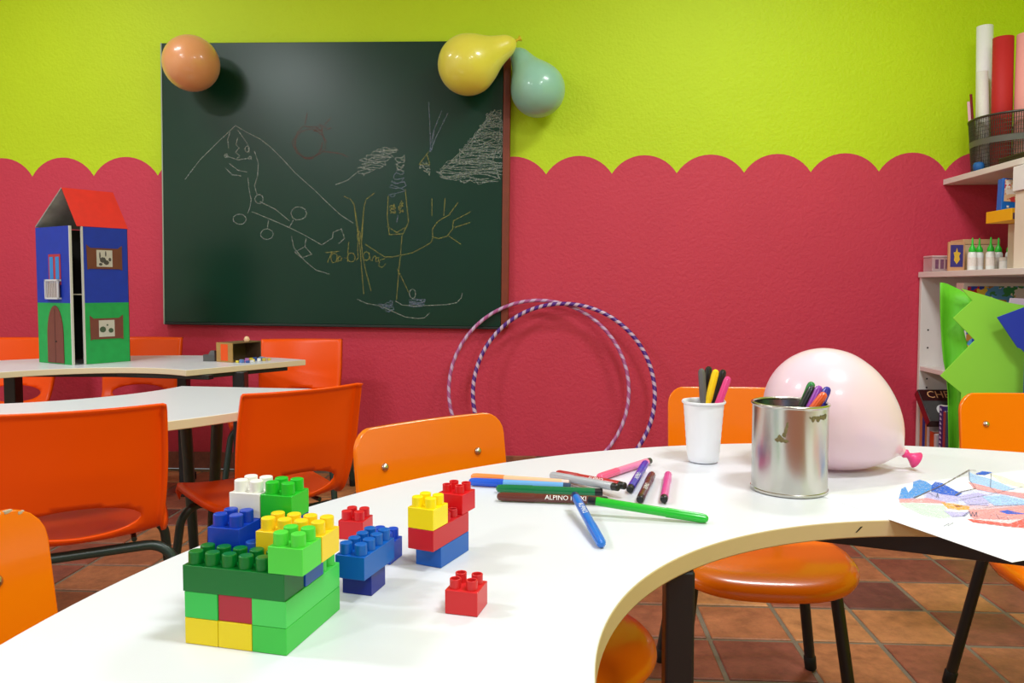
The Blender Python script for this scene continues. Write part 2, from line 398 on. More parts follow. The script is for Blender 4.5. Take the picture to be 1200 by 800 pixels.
CHALK = [["mountain|white_chalk",[[-0.71,0.021],[-0.639,0.11],[-0.563,0.183],[-0.466,0.271],[-0.413,0.24],[-0.349,0.209],[-0.301,0.173],[-0.242,0.116],[-0.179,0.049],[-0.094,-0.024],[-0.03,-0.085],[0.033,-0.142],[0.091,-0.178]]],["mountain|white_chalk",[[-0.493,0.24],[-0.504,0.204],[-0.499,0.167]]],["mountain|white_chalk",[[-0.455,0.25],[-0.429,0.214],[-0.408,0.183],[-0.402,0.147]]],["mountain|white_chalk",[[-0.456,0.214],[-0.464,0.183],[-0.449,0.167],[-0.467,0.147],[-0.447,0.131],[-0.462,0.115]]],["mountain|white_chalk",[[-0.515,0.131],[-0.456,0.112],[-0.392,0.121]]],["mountain|white_chalk",[[-0.503,0.131],[-0.508,0.124],[-0.516,0.124],[-0.52,0.131],[-0.516,0.138],[-0.507,0.138],[-0.503,0.131]]],["mountain|white_chalk",[[-0.389,0.121],[-0.393,0.114],[-0.402,0.114],[-0.406,0.121],[-0.401,0.128],[-0.393,0.128],[-0.389,0.121]]],["mountain|white_chalk",[[-0.4,0.162],[-0.403,0.152],[-0.411,0.148],[-0.418,0.152],[-0.422,0.162],[-0.418,0.172],[-0.411,0.177],[-0.403,0.173],[-0.4,0.162]]],["mountain|white_chalk",[[-0.497,0.095],[-0.456,0.064],[-0.414,0.056]]],["mountain|white_chalk",[[-0.515,0.074],[-0.483,0.043],[-0.441,0.038]]],["mountain|white_chalk",[[-0.376,0.152],[-0.358,0.1],[-0.362,0.038],[-0.377,-0.009],[-0.366,-0.045]]],["mountain|white_chalk",[[-0.408,0.027],[-0.403,-0.025],[-0.393,-0.072],[-0.399,-0.108],[-0.409,-0.134]]],["mountain|white_chalk",[[-0.336,-0.069],[-0.338,-0.078],[-0.343,-0.086],[-0.351,-0.09],[-0.36,-0.09],[-0.368,-0.086],[-0.373,-0.079],[-0.375,-0.069],[-0.373,-0.06],[-0.367,-0.053],[-0.36,-0.049],[-0.351,-0.049],[-0.343,-0.053],[-0.338,-0.06],[-0.336,-0.069]]],["mountain|white_chalk",[[-0.417,-0.164],[-0.421,-0.175],[-0.433,-0.185],[-0.449,-0.188],[-0.465,-0.183],[-0.478,-0.175],[-0.48,-0.164],[-0.478,-0.153],[-0.465,-0.143],[-0.449,-0.14],[-0.432,-0.144],[-0.422,-0.152],[-0.417,-0.164]]],["mountain|white_chalk",[[-0.288,-0.233],[-0.295,-0.249],[-0.314,-0.258],[-0.333,-0.255],[-0.348,-0.242],[-0.347,-0.225],[-0.334,-0.211],[-0.314,-0.208],[-0.295,-0.217],[-0.288,-0.233]]],["mountain|white_chalk",[[-0.129,-0.135],[-0.136,-0.154],[-0.156,-0.163],[-0.178,-0.166],[-0.196,-0.154],[-0.204,-0.135],[-0.196,-0.117],[-0.178,-0.105],[-0.155,-0.106],[-0.136,-0.117],[-0.129,-0.135]]],["mountain|white_chalk",[[-0.185,-0.316],[-0.137,-0.289],[-0.105,-0.325],[-0.153,-0.342],[-0.185,-0.316]]],["mountain|white_chalk",[[-0.388,-0.129],[-0.35,-0.144],[-0.297,-0.165],[-0.212,-0.201],[-0.137,-0.237],[-0.057,-0.281]]],["mountain|white_chalk",[[-0.35,-0.082],[-0.275,-0.118],[-0.211,-0.17]]],["mountain|white_chalk",[[-0.311,-0.168],[-0.316,-0.207]]],["mountain|white_chalk",[[-0.192,-0.167],[-0.212,-0.201]]],["mountain|white_chalk",[[-0.132,-0.253],[-0.137,-0.289]]],["mountain|white_chalk",[[-0.057,-0.281],[-0.004,-0.246]]],["mountain|white_chalk",[[-0.201,-0.243],[-0.19,-0.295],[-0.137,-0.357],[-0.084,-0.399],[-0.022,-0.416]]],["sun|red_chalk",[[-0.042,0.194],[-0.039,0.167],[-0.065,0.142],[-0.084,0.132],[-0.115,0.122],[-0.146,0.126],[-0.173,0.145],[-0.183,0.164],[-0.198,0.193],[-0.181,0.219],[-0.169,0.242],[-0.146,0.268],[-0.115,0.264],[-0.084,0.264],[-0.057,0.244],[-0.051,0.221],[-0.033,0.194]]],["sun|red_chalk",[[-0.054,0.194],[-0.059,0.165],[-0.07,0.146],[-0.103,0.118],[-0.131,0.117],[-0.154,0.133],[-0.18,0.166],[-0.183,0.193],[-0.175,0.223],[-0.152,0.244],[-0.128,0.251],[-0.1,0.256],[-0.072,0.239],[-0.051,0.225],[-0.043,0.194]]],["sun|red_chalk",[[-0.041,0.276],[-0.014,0.307]]],["sun|red_chalk",[[-0.035,0.25],[-0.014,0.26]]],["sun|red_chalk",[[-0.051,0.152],[0.033,0.142],[0.065,0.127]]],["sun|red_chalk",[[-0.136,0.276],[-0.125,0.327]]],["sun|red_chalk",[[-0.072,0.266],[-0.094,0.245],[-0.051,0.25],[-0.067,0.276],[-0.035,0.26]]],["mountain|white_chalk",[[-0.002,-0.221],[0.036,-0.206],[0.051,-0.25],[0.024,-0.273]]],["mountain|white_chalk",[[-0.006,-0.247],[-0.004,-0.221]]],["figure|yellow_chalk",[[0.149,-0.276],[0.194,-0.305],[0.24,-0.334],[0.278,-0.334],[0.315,-0.326],[0.368,-0.315],[0.42,-0.288],[0.457,-0.266],[0.465,-0.247]]],["figure|yellow_chalk",[[0.465,-0.236],[0.464,-0.203],[0.487,-0.17],[0.509,-0.155],[0.546,-0.136]]],["figure|yellow_chalk",[[0.465,-0.24],[0.495,-0.247],[0.532,-0.236],[0.558,-0.202],[0.561,-0.165]]],["figure|yellow_chalk",[[0.561,-0.165],[0.639,-0.124]]],["figure|yellow_chalk",[[0.569,-0.195],[0.639,-0.172]]],["figure|yellow_chalk",[[0.536,-0.232],[0.596,-0.272]]],["figure|yellow_chalk",[[0.096,-0.094],[0.104,-0.139],[0.115,-0.205],[0.123,-0.28],[0.13,-0.369],[0.142,-0.507]]],["figure|yellow_chalk",[[0.145,-0.094],[0.138,-0.153],[0.13,-0.242],[0.134,-0.317],[0.149,-0.391],[0.176,-0.491]]],["figure|yellow_chalk",[[0.126,-0.239],[0.125,-0.252],[0.121,-0.26],[0.117,-0.26],[0.113,-0.252],[0.111,-0.239],[0.113,-0.226],[0.116,-0.218],[0.121,-0.217],[0.125,-0.225],[0.126,-0.239]]],["figure|yellow_chalk",[[0.322,-0.233],[0.315,-0.322],[0.308,-0.389],[0.297,-0.531]]],["figure|yellow_chalk",[[0.3,-0.389],[0.354,-0.497]]],["figure|yellow_chalk",[[0.461,-0.063],[0.461,-0.141]]],["figure|yellow_chalk",[[0.522,-0.063],[0.516,-0.141]]],["figure|yellow_chalk",[[0.582,-0.082],[0.541,-0.136]]],["figure|yellow_chalk",[[0.05,-0.055],[0.081,-0.07],[0.096,-0.094],[0.106,-0.173],[0.116,-0.242]]],["figure|yellow_chalk",[[0.191,-0.04],[0.151,-0.069],[0.141,-0.114],[0.136,-0.212],[0.131,-0.272]]],["figure|yellow_chalk",[[0.256,-0.054],[0.252,-0.143],[0.262,-0.231],[0.327,-0.226],[0.352,-0.172],[0.341,-0.073],[0.336,-0.024]]],["figure|yellow_chalk",[[0.252,-0.192],[0.297,-0.221],[0.347,-0.191]]],["figure|yellow_chalk",[[0.274,-0.098],[0.278,-0.102],[0.283,-0.09],[0.285,-0.093],[0.288,-0.107],[0.28,-0.096],[0.273,-0.097],[0.265,-0.098],[0.264,-0.104],[0.271,-0.11],[0.283,-0.107],[0.29,-0.107],[0.289,-0.112],[0.282,-0.114],[0.274,-0.111],[0.265,-0.117],[0.266,-0.121],[0.273,-0.124],[0.28,-0.127],[0.289,-0.121],[0.29,-0.129],[0.282,-0.132],[0.274,-0.128],[0.266,-0.132]]],["figure|yellow_chalk",[[0.319,-0.075],[0.321,-0.081],[0.323,-0.081],[0.325,-0.089],[0.325,-0.086],[0.321,-0.09],[0.314,-0.084],[0.311,-0.096],[0.307,-0.103],[0.314,-0.1],[0.319,-0.092],[0.325,-0.1],[0.323,-0.1],[0.32,-0.1],[0.312,-0.114],[0.305,-0.101],[0.306,-0.118],[0.314,-0.121],[0.318,-0.123],[0.326,-0.117],[0.325,-0.127],[0.32,-0.116],[0.312,-0.128],[0.309,-0.131]]],["figure|blue_chalk",[[0.302,-0.142],[0.297,-0.172],[0.302,-0.147]]],["figure|blue_chalk",[[0.293,0.065],[0.305,0.066],[0.317,0.064],[0.329,0.054],[0.328,0.049],[0.311,0.047],[0.295,0.056],[0.282,0.044],[0.282,0.026],[0.294,0.024],[0.315,0.026],[0.327,0.031],[0.329,0.03],[0.318,0.011],[0.296,0.006],[0.274,0.017],[0.271,0.014],[0.296,0.003],[0.31,0.01],[0.332,0.013],[0.34,-0.005],[0.312,-0.018],[0.298,-0.011],[0.272,-0.001],[0.263,-0.012],[0.284,-0.017],[0.315,-0.016],[0.337,-0.029],[0.261,-0.047],[0.273,-0.057],[0.279,-0.057],[0.288,-0.049]]],["figure|white_chalk",[[0.31,0.122],[0.318,0.117],[0.325,0.128],[0.33,0.133],[0.333,0.11],[0.318,0.123],[0.305,0.124],[0.289,0.123],[0.29,0.113],[0.306,0.1],[0.319,0.112],[0.332,0.11],[0.33,0.103],[0.313,0.101],[0.302,0.096],[0.294,0.094],[0.29,0.094],[0.304,0.086],[0.316,0.078],[0.327,0.091],[0.328,0.087],[0.315,0.07],[0.303,0.07],[0.295,0.087],[0.298,0.073],[0.305,0.065],[0.317,0.065],[0.328,0.062]]],["skis|white_chalk",[[0.112,-0.533],[0.157,-0.552],[0.218,-0.562],[0.278,-0.587],[0.339,-0.613],[0.399,-0.619],[0.429,-0.615],[0.452,-0.593]]],["skis|white_chalk",[[0.293,-0.539],[0.324,-0.557],[0.376,-0.561],[0.459,-0.557],[0.534,-0.552],[0.579,-0.543],[0.601,-0.52],[0.605,-0.498]]],["skis|blue_chalk",[[0.264,-0.543],[0.27,-0.536],[0.276,-0.542],[0.279,-0.54],[0.277,-0.551],[0.267,-0.551],[0.254,-0.545],[0.24,-0.556],[0.214,-0.554],[0.23,-0.56],[0.264,-0.558],[0.276,-0.557],[0.278,-0.557],[0.258,-0.567],[0.238,-0.568],[0.219,-0.565],[0.233,-0.576],[0.246,-0.563],[0.263,-0.57],[0.282,-0.566],[0.284,-0.578],[0.269,-0.581],[0.256,-0.575],[0.245,-0.583],[0.256,-0.589],[0.266,-0.588],[0.274,-0.579],[0.283,-0.579]]],["skis|blue_chalk",[[0.356,-0.534],[0.385,-0.529],[0.409,-0.531],[0.432,-0.529],[0.425,-0.54],[0.4,-0.532],[0.382,-0.54],[0.358,-0.542],[0.364,-0.544],[0.379,-0.547],[0.405,-0.544],[0.429,-0.539],[0.43,-0.541],[0.405,-0.549],[0.381,-0.549],[0.363,-0.547],[0.358,-0.547],[0.38,-0.552],[0.399,-0.553],[0.427,-0.551],[0.421,-0.559],[0.409,-0.557],[0.387,-0.552],[0.358,-0.555],[0.354,-0.56],[0.375,-0.565],[0.404,-0.563],[0.431,-0.557]]],["skis|white_chalk",[[0.387,-0.504],[0.383,-0.52],[0.373,-0.526],[0.362,-0.52],[0.357,-0.504],[0.362,-0.488],[0.372,-0.482],[0.383,-0.488],[0.387,-0.504]]],["flowing_hair|white_chalk",[[0.231,0.171],[0.248,0.168],[0.265,0.163],[0.286,0.169],[0.297,0.162],[0.275,0.159],[0.25,0.158],[0.21,0.164],[0.192,0.152],[0.23,0.157],[0.275,0.157],[0.296,0.157],[0.292,0.149],[0.253,0.144],[0.218,0.151],[0.186,0.152],[0.173,0.137],[0.211,0.137],[0.256,0.144],[0.28,0.127],[0.271,0.125],[0.239,0.13],[0.191,0.134],[0.154,0.135],[0.153,0.112],[0.183,0.123],[0.235,0.124],[0.268,0.124],[0.248,0.108],[0.213,0.103],[0.179,0.11],[0.143,0.12],[0.12,0.111],[0.16,0.101],[0.201,0.097],[0.236,0.109],[0.245,0.088],[0.206,0.104],[0.162,0.099],[0.137,0.094],[0.131,0.094],[0.148,0.09],[0.187,0.091],[0.232,0.085],[0.215,0.074],[0.184,0.079],[0.142,0.072],[0.125,0.082],[0.112,0.076],[0.136,0.077],[0.173,0.068],[0.196,0.07],[0.177,0.06],[0.157,0.072],[0.131,0.064],[0.112,0.059],[0.115,0.053],[0.127,0.049],[0.147,0.049],[0.171,0.057],[0.153,0.055],[0.146,0.05],[0.142,0.04],[0.136,0.055]]],["flowing_hair|white_chalk",[[0.23,0.167],[0.239,0.171],[0.25,0.169],[0.266,0.159],[0.302,0.159],[0.266,0.152],[0.237,0.155],[0.22,0.148],[0.21,0.151],[0.237,0.153],[0.257,0.138],[0.277,0.152],[0.273,0.144],[0.24,0.136],[0.227,0.141],[0.19,0.129],[0.188,0.13],[0.211,0.125],[0.235,0.128],[0.258,0.134],[0.236,0.117],[0.222,0.119],[0.198,0.113],[0.179,0.126],[0.162,0.104],[0.185,0.111],[0.2,0.106],[0.226,0.107],[0.205,0.102],[0.194,0.108],[0.169,0.106],[0.15,0.107],[0.145,0.089],[0.154,0.083],[0.166,0.091],[0.177,0.093],[0.142,0.077],[0.139,0.084],[0.136,0.073],[0.132,0.074]]],["tree|white_chalk",[[0.724,0.325],[0.746,0.336],[0.754,0.33],[0.769,0.327],[0.773,0.324],[0.753,0.314],[0.74,0.314],[0.714,0.325],[0.708,0.317],[0.731,0.303],[0.753,0.304],[0.769,0.298],[0.77,0.303],[0.75,0.299],[0.734,0.298],[0.713,0.297],[0.698,0.278],[0.73,0.28],[0.747,0.292],[0.775,0.294],[0.777,0.276],[0.742,0.285],[0.713,0.287],[0.698,0.284],[0.692,0.255],[0.716,0.277],[0.755,0.273],[0.782,0.278],[0.778,0.265],[0.736,0.26],[0.709,0.261],[0.679,0.248],[0.672,0.241],[0.704,0.24],[0.734,0.235],[0.776,0.237],[0.785,0.233],[0.747,0.226],[0.695,0.232],[0.66,0.239],[0.65,0.213],[0.686,0.224],[0.742,0.219],[0.789,0.213],[0.779,0.22],[0.733,0.22],[0.695,0.208],[0.657,0.2],[0.642,0.194],[0.684,0.202],[0.729,0.19],[0.777,0.209],[0.789,0.183],[0.727,0.18],[0.681,0.188],[0.626,0.201],[0.625,0.174],[0.676,0.17],[0.726,0.189],[0.772,0.176],[0.793,0.165],[0.737,0.176],[0.669,0.159],[0.61,0.176],[0.601,0.147],[0.674,0.147],[0.714,0.162],[0.77,0.16],[0.795,0.157],[0.708,0.153],[0.644,0.154],[0.589,0.157],[0.587,0.128],[0.659,0.148],[0.727,0.141],[0.783,0.125],[0.768,0.124],[0.709,0.136],[0.632,0.132],[0.556,0.114],[0.546,0.11],[0.651,0.111],[0.692,0.123],[0.799,0.125],[0.792,0.095],[0.687,0.114],[0.611,0.092],[0.561,0.103],[0.532,0.098],[0.599,0.101],[0.692,0.101],[0.8,0.102],[0.762,0.072],[0.672,0.07],[0.63,0.07],[0.518,0.088],[0.505,0.075],[0.625,0.082],[0.688,0.075],[0.787,0.065],[0.779,0.062],[0.683,0.059],[0.597,0.052],[0.516,0.067],[0.498,0.038],[0.612,0.041],[0.702,0.057],[0.758,0.055],[0.772,0.03],[0.717,0.048],[0.588,0.05],[0.512,0.029],[0.571,0.021],[0.631,0.037],[0.675,0.027],[0.723,0.029],[0.65,0.02],[0.63,0.021],[0.615,0.02],[0.593,0.014]]],["tree|white_chalk",[[0.729,0.336],[0.745,0.315],[0.76,0.336],[0.776,0.34],[0.775,0.322],[0.753,0.302],[0.738,0.317],[0.717,0.317],[0.709,0.304],[0.736,0.299],[0.759,0.315],[0.775,0.305],[0.781,0.292],[0.744,0.275],[0.73,0.293],[0.706,0.297],[0.693,0.269],[0.727,0.28],[0.747,0.281],[0.782,0.275],[0.784,0.259],[0.749,0.272],[0.713,0.27],[0.683,0.266],[0.679,0.255],[0.703,0.262],[0.735,0.247],[0.774,0.236],[0.786,0.223],[0.749,0.237],[0.71,0.23],[0.668,0.246],[0.666,0.228],[0.694,0.231],[0.738,0.212],[0.789,0.219],[0.766,0.198],[0.73,0.217],[0.677,0.215],[0.634,0.211],[0.635,0.196],[0.681,0.206],[0.735,0.18],[0.783,0.189],[0.794,0.194],[0.735,0.195],[0.674,0.181],[0.611,0.183],[0.626,0.165],[0.679,0.156],[0.718,0.176],[0.776,0.171],[0.793,0.153],[0.703,0.152],[0.666,0.166],[0.587,0.162],[0.589,0.126],[0.666,0.135],[0.717,0.139],[0.77,0.149],[0.779,0.123],[0.695,0.131],[0.659,0.119],[0.567,0.114],[0.576,0.115],[0.643,0.119],[0.692,0.122],[0.758,0.102],[0.76,0.087],[0.72,0.103],[0.637,0.108],[0.532,0.109],[0.507,0.076],[0.612,0.099],[0.689,0.089],[0.794,0.09],[0.787,0.077],[0.677,0.084],[0.589,0.081],[0.498,0.074],[0.503,0.053],[0.578,0.055],[0.695,0.069],[0.761,0.052],[0.783,0.047],[0.692,0.059],[0.598,0.036],[0.5,0.034],[0.549,0.026],[0.619,0.04],[0.674,0.022],[0.766,0.017],[0.655,0.011],[0.637,0.023],[0.621,0.011],[0.59,0.015]]],["tree|white_chalk",[[0.725,0.326],[0.745,0.313],[0.765,0.329],[0.778,0.327],[0.774,0.299],[0.755,0.307],[0.742,0.317],[0.719,0.294],[0.713,0.281],[0.732,0.299],[0.763,0.31],[0.785,0.284],[0.782,0.283],[0.753,0.265],[0.722,0.271],[0.7,0.278],[0.678,0.268],[0.719,0.259],[0.746,0.267],[0.786,0.259],[0.783,0.249],[0.737,0.237],[0.702,0.25],[0.676,0.253],[0.66,0.223],[0.711,0.236],[0.752,0.228],[0.784,0.227],[0.783,0.204],[0.75,0.211],[0.681,0.183],[0.657,0.214],[0.633,0.164],[0.682,0.172],[0.723,0.174],[0.775,0.167],[0.774,0.167],[0.736,0.146],[0.679,0.172],[0.603,0.155],[0.589,0.152],[0.668,0.132],[0.714,0.137],[0.783,0.147],[0.773,0.127],[0.728,0.126],[0.647,0.133],[0.59,0.147],[0.548,0.11],[0.642,0.093],[0.697,0.097],[0.794,0.102],[0.794,0.076],[0.705,0.105],[0.6,0.106],[0.536,0.073],[0.535,0.073],[0.608,0.068],[0.708,0.071],[0.763,0.088],[0.761,0.076],[0.71,0.073],[0.602,0.045],[0.481,0.06],[0.53,0.03],[0.64,0.058],[0.704,0.047],[0.769,0.031],[0.676,0.002],[0.65,0.036],[0.611,0.008],[0.584,0.024]]],["tree|white_chalk",[[0.49,0.05],[0.593,0.142],[0.671,0.239],[0.748,0.341]]],["tree|white_chalk",[[0.774,0.278],[0.77,0.201],[0.741,0.114],[0.776,0.026]]],["comet|blue_chalk",[[0.443,0.375],[0.449,0.269],[0.454,0.152]]],["comet|blue_chalk",[[0.503,0.336],[0.464,0.24],[0.449,0.152]]],["comet|blue_chalk",[[0.532,0.327],[0.474,0.21],[0.454,0.152]]],["comet|blue_chalk",[[0.469,0.249],[0.459,0.162]]],["kite|yellow_chalk",[[0.444,0.152],[0.4,0.093],[0.45,0.093],[0.435,0.142]]],["kite|white_chalk",[[0.414,0.104],[0.42,0.099],[0.428,0.091],[0.433,0.101],[0.448,0.085],[0.433,0.086],[0.422,0.085],[0.407,0.092],[0.402,0.075],[0.416,0.082],[0.434,0.07],[0.447,0.074],[0.45,0.07],[0.44,0.076],[0.432,0.059],[0.421,0.066],[0.439,0.056],[0.444,0.064],[0.447,0.043],[0.45,0.063]]],["flowing_hair|white_chalk",[[0.01,-0.001],[0.065,0.019],[0.106,0.053]]],["handwriting|yellow_chalk",[[-0.038,-0.317],[0.025,-0.31]]],["handwriting|yellow_chalk",[[-0.008,-0.312],[-0.017,-0.333],[-0.029,-0.36]]],["handwriting|yellow_chalk",[[-0.005,-0.364],[-0.011,-0.353],[-0.014,-0.34],[-0.011,-0.327],[-0.002,-0.32],[0.006,-0.32],[0.015,-0.329],[0.015,-0.343],[0.012,-0.355],[0.005,-0.362],[-0.004,-0.363]]],["handwriting|yellow_chalk",[[0.015,-0.332],[0.016,-0.359],[0.025,-0.353]]],["handwriting|yellow_chalk",[[0.037,-0.344],[0.035,-0.351],[0.03,-0.354],[0.024,-0.353],[0.02,-0.348],[0.02,-0.341],[0.024,-0.335],[0.03,-0.334],[0.035,-0.337],[0.037,-0.344]]],["handwriting|yellow_chalk",[[0.051,-0.341],[0.062,-0.342]]],["handwriting|yellow_chalk",[[0.071,-0.266],[0.068,-0.302],[0.065,-0.356]]],["handwriting|yellow_chalk",[[0.101,-0.338],[0.099,-0.348],[0.092,-0.355],[0.083,-0.359],[0.074,-0.356],[0.068,-0.348],[0.065,-0.338],[0.067,-0.328],[0.074,-0.32],[0.083,-0.317],[0.092,-0.319],[0.098,-0.327],[0.101,-0.338]]],["handwriting|yellow_chalk",[[0.116,-0.233],[0.113,-0.302],[0.116,-0.34],[0.107,-0.35]]],["handwriting|yellow_chalk",[[0.17,-0.331],[0.168,-0.341],[0.162,-0.348],[0.154,-0.351],[0.146,-0.348],[0.14,-0.341],[0.139,-0.331],[0.141,-0.322],[0.146,-0.314],[0.154,-0.311],[0.162,-0.315],[0.168,-0.321],[0.169,-0.331]]],["handwriting|yellow_chalk",[[0.168,-0.316],[0.171,-0.343],[0.177,-0.352]]],["handwriting|yellow_chalk",[[0.181,-0.352],[0.189,-0.331],[0.198,-0.331],[0.201,-0.358]]],["handwriting|yellow_chalk",[[0.198,-0.34],[0.213,-0.337],[0.21,-0.355]]],["handwriting|yellow_chalk",[[0.24,-0.342],[0.216,-0.351],[0.213,-0.375],[0.228,-0.384],[0.246,-0.366]]]]

# ------------------------------------------------------------------ chalkboard
WB = 3.588
M_BOARD = mat('green_chalkboard', (2, 50, 33), rough=0.30, var=0.18, vscale=3.0, spec=0.4)
M_BFRAME = mat('red_brown_board_frame', (128, 54, 30), rough=0.4, var=0.2, vscale=20)
M_BEDGE = mat('dark_board_edge', (20, 34, 30), rough=0.5)
M_BALU = mat('pale_board_edge', (150, 165, 150), rough=0.5)
bd = thing('chalkboard', 'large dark green chalkboard with white chalk drawings on the wall', 'chalkboard', (-1.0395, WB, 1.350))
bd.rotation_euler = (0, R(0.65), 0)
bw, bh = 1.632/2, 1.304/2
MB().box((-bw, 0, -bh), (bw-0.03, 0.026, bh)).build('board_panel', M_BOARD, bd, bevel=0.002)
MB().box((bw-0.0295, -0.006, -bh-0.004), (bw+0.004, 0.03, bh+0.004)).build('side_frame', M_BFRAME, bd, bevel=0.003)['label'] = 'reddish brown wooden side frame'
MB().box((-bw, -0.004, -bh-0.012), (bw-0.03, 0.03, -bh-0.0005)).build('bottom_trim', M_BEDGE, bd, bevel=0.002)
MB().box((-bw-0.006, -0.002, -bh-0.01), (-bw-0.0005, 0.03, bh)).build('edge_strip', M_BALU, bd)
chalks = {'white_chalk': chalk_mat('white_chalk', (205, 212, 205), 0.26), 'yellow_chalk': chalk_mat('yellow_chalk', (196, 186, 96), 0.3),
          'red_chalk': chalk_mat('red_chalk', (150, 60, 54), 0.3), 'blue_chalk': chalk_mat('blue_chalk', (160, 172, 205), 0.28)}
TB = Matrix(((1,0,0,0),(0,0,-1,0),(0,1,0,0),(0,0,0,1)))   # (x, z, off) -> (x, -off, z)
motifs = {}
for key, pts in CHALK:
    mo, c = key.split('|')
    mb, cs_ = motifs.setdefault(mo, (MB(), []))
    if c not in cs_: cs_.append(c)
    ribbon(mb, pts, 0.0034 if len(pts) > 28 else 0.0042, 0.0012, cs_.index(c), TB)
for mo, (mb, cs_) in motifs.items():
    o = mb.build('chalk_' + mo, [chalks[c] for c in cs_], bd, fix=False)
    o['label'] = {'mountain': 'white chalk mountain with a cable car line', 'sun': 'faint red chalk sun', 'figure': 'yellow chalk figure with raised hands', 'skis': 'white chalk skis and boots',
                  'flowing_hair': 'white chalk scribbled hair', 'tree': 'white chalk scribbled tree shape', 'comet': 'pale blue chalk comet tail', 'kite': 'small yellow chalk triangle', 'handwriting': 'yellow chalk handwriting'}[mo]

# ------------------------------------------------------------------ balloons
EGG = [(0.3, 0.968), (0.6, 0.865), (0.85, 0.725), (1.05, 0.575), (1.22, 0.40), (1.35, 0.23), (1.43, 0.12), (1.50, 0.07)]
PEAR = [(0.25, 0.968), (0.5, 0.870), (0.72, 0.745), (0.92, 0.61), (1.12, 0.50), (1.35, 0.41), (1.56, 0.33), (1.72, 0.21), (1.82, 0.07)]
def balloon(name, label, centre, axis, rad, shape, rgb, rim=(220, 60, 120), trans=0.08, group=None):
    """axis points from the round end towards the knot"""
    m = bpy.data.materials.new('balloon_latex'); m.use_nodes = True
    nt = m.node_tree; N = nt.nodes; L = nt.links; b = N['Principled BSDF']
    b.inputs['Base Color'].default_value = lin(rgb); b.inputs['Roughness'].default_value = 0.34; b.inputs['Sheen Weight'].default_value = 0.15
    b.inputs['Coat Weight'].default_value = 0.6; b.inputs['Coat Roughness'].default_value = 0.12
    nz = N.new('ShaderNodeTexNoise'); nz.inputs['Scale'].default_value = 6
    tc = N.new('ShaderNodeTexCoord'); L.new(tc.outputs['Object'], nz.inputs['Vector'])
    mx = N.new('ShaderNodeMix'); mx.data_type = 'RGBA'
    c = lin(rgb); mx.inputs[6].default_value = c; mx.inputs[7].default_value = tuple(v*0.93 for v in c[:3])+(1,)
    L.new(nz.outputs['Fac'], mx.inputs[0]); L.new(mx.outputs[2], b.inputs['Base Color'])
    tr = N.new('ShaderNodeBsdfTranslucent'); tr.inputs['Color'].default_value = c
    ms = N.new('ShaderNodeMixShader'); ms.inputs[0].default_value = trans
    L.new(b.outputs[0], ms.inputs[1]); L.new(tr.outputs[0], ms.inputs[2])
    L.new(ms.outputs[0], N['Material Output'].inputs['Surface'])
    t = thing(name, label, 'balloon', centre, group=group)
    T = align((0, 0, 0), axis)
    ctl = [(-1.0, 0.0), (-0.985, 0.17), (-0.94, 0.34), (-0.85, 0.525), (-0.7, 0.712), (-0.5, 0.864), (-0.25, 0.966), (0.0, 1.0)] + shape
    prof = []
    for i in range(len(ctl)-1):
        p0, p1, p2, p3 = ctl[max(i-1, 0)], ctl[i], ctl[i+1], ctl[min(i+2, len(ctl)-1)]
        for k in range(4):
            q = k/4
            z, r = [0.5*(2*p1[j]+(p2[j]-p0[j])*q+(2*p0[j]-5*p1[j]+4*p2[j]-p3[j])*q*q+(3*p1[j]-p0[j]-3*p2[j]+p3[j])*q**3) for j in range(2)]
            prof.append((max(r, 0.0)*rad, z*rad))
    h1 = ctl[-1][0]*rad
    prof[0] = (0.0, -rad); prof.append((0.006, h1))
    body = MB().lathe(prof, 40, 0, T).build('latex_skin', m, t, smooth=180)
    kn = MB().lathe([(0.0055, h1-0.001), (0.0075, h1+0.004), (0.0045, h1+0.009), (0.007, h1+0.014), (0.014, h1+0.024), (0.0125, h1+0.0245), (0.004, h1+0.012)], 16, 0, T)
    kn.build('knot', P(rim, 0.4), t, smooth=180)
    return t
balloon('balloon', 'orange balloon at the upper left corner of the chalkboard', (-1.622, 3.405, 1.862), (-0.42, 0.85, 0.30), 0.121, EGG, (242, 166, 108), rim=(226, 120, 40))
balloon('balloon', 'yellow balloon at the upper right of the chalkboard', (-0.392, 3.415, 1.838), (0.80, 0.12, 0.42), 0.130, PEAR, (250, 238, 84), rim=(220, 190, 20))
balloon('balloon', 'pale teal balloon hanging beside the chalkboard on the lime wall', (-0.088, 3.488, 1.745), (-0.46, 0.16, 0.86), 0.120, PEAR, (156, 212, 190), rim=(110, 180, 170))
balloon('balloon', 'large pale pink balloon lying on the near white table', (0.428, 1.262, 0.6795), (0.86, -0.02, -0.50), 0.0945, EGG, (255, 226, 237), rim=(236, 60, 130), trans=0.2)

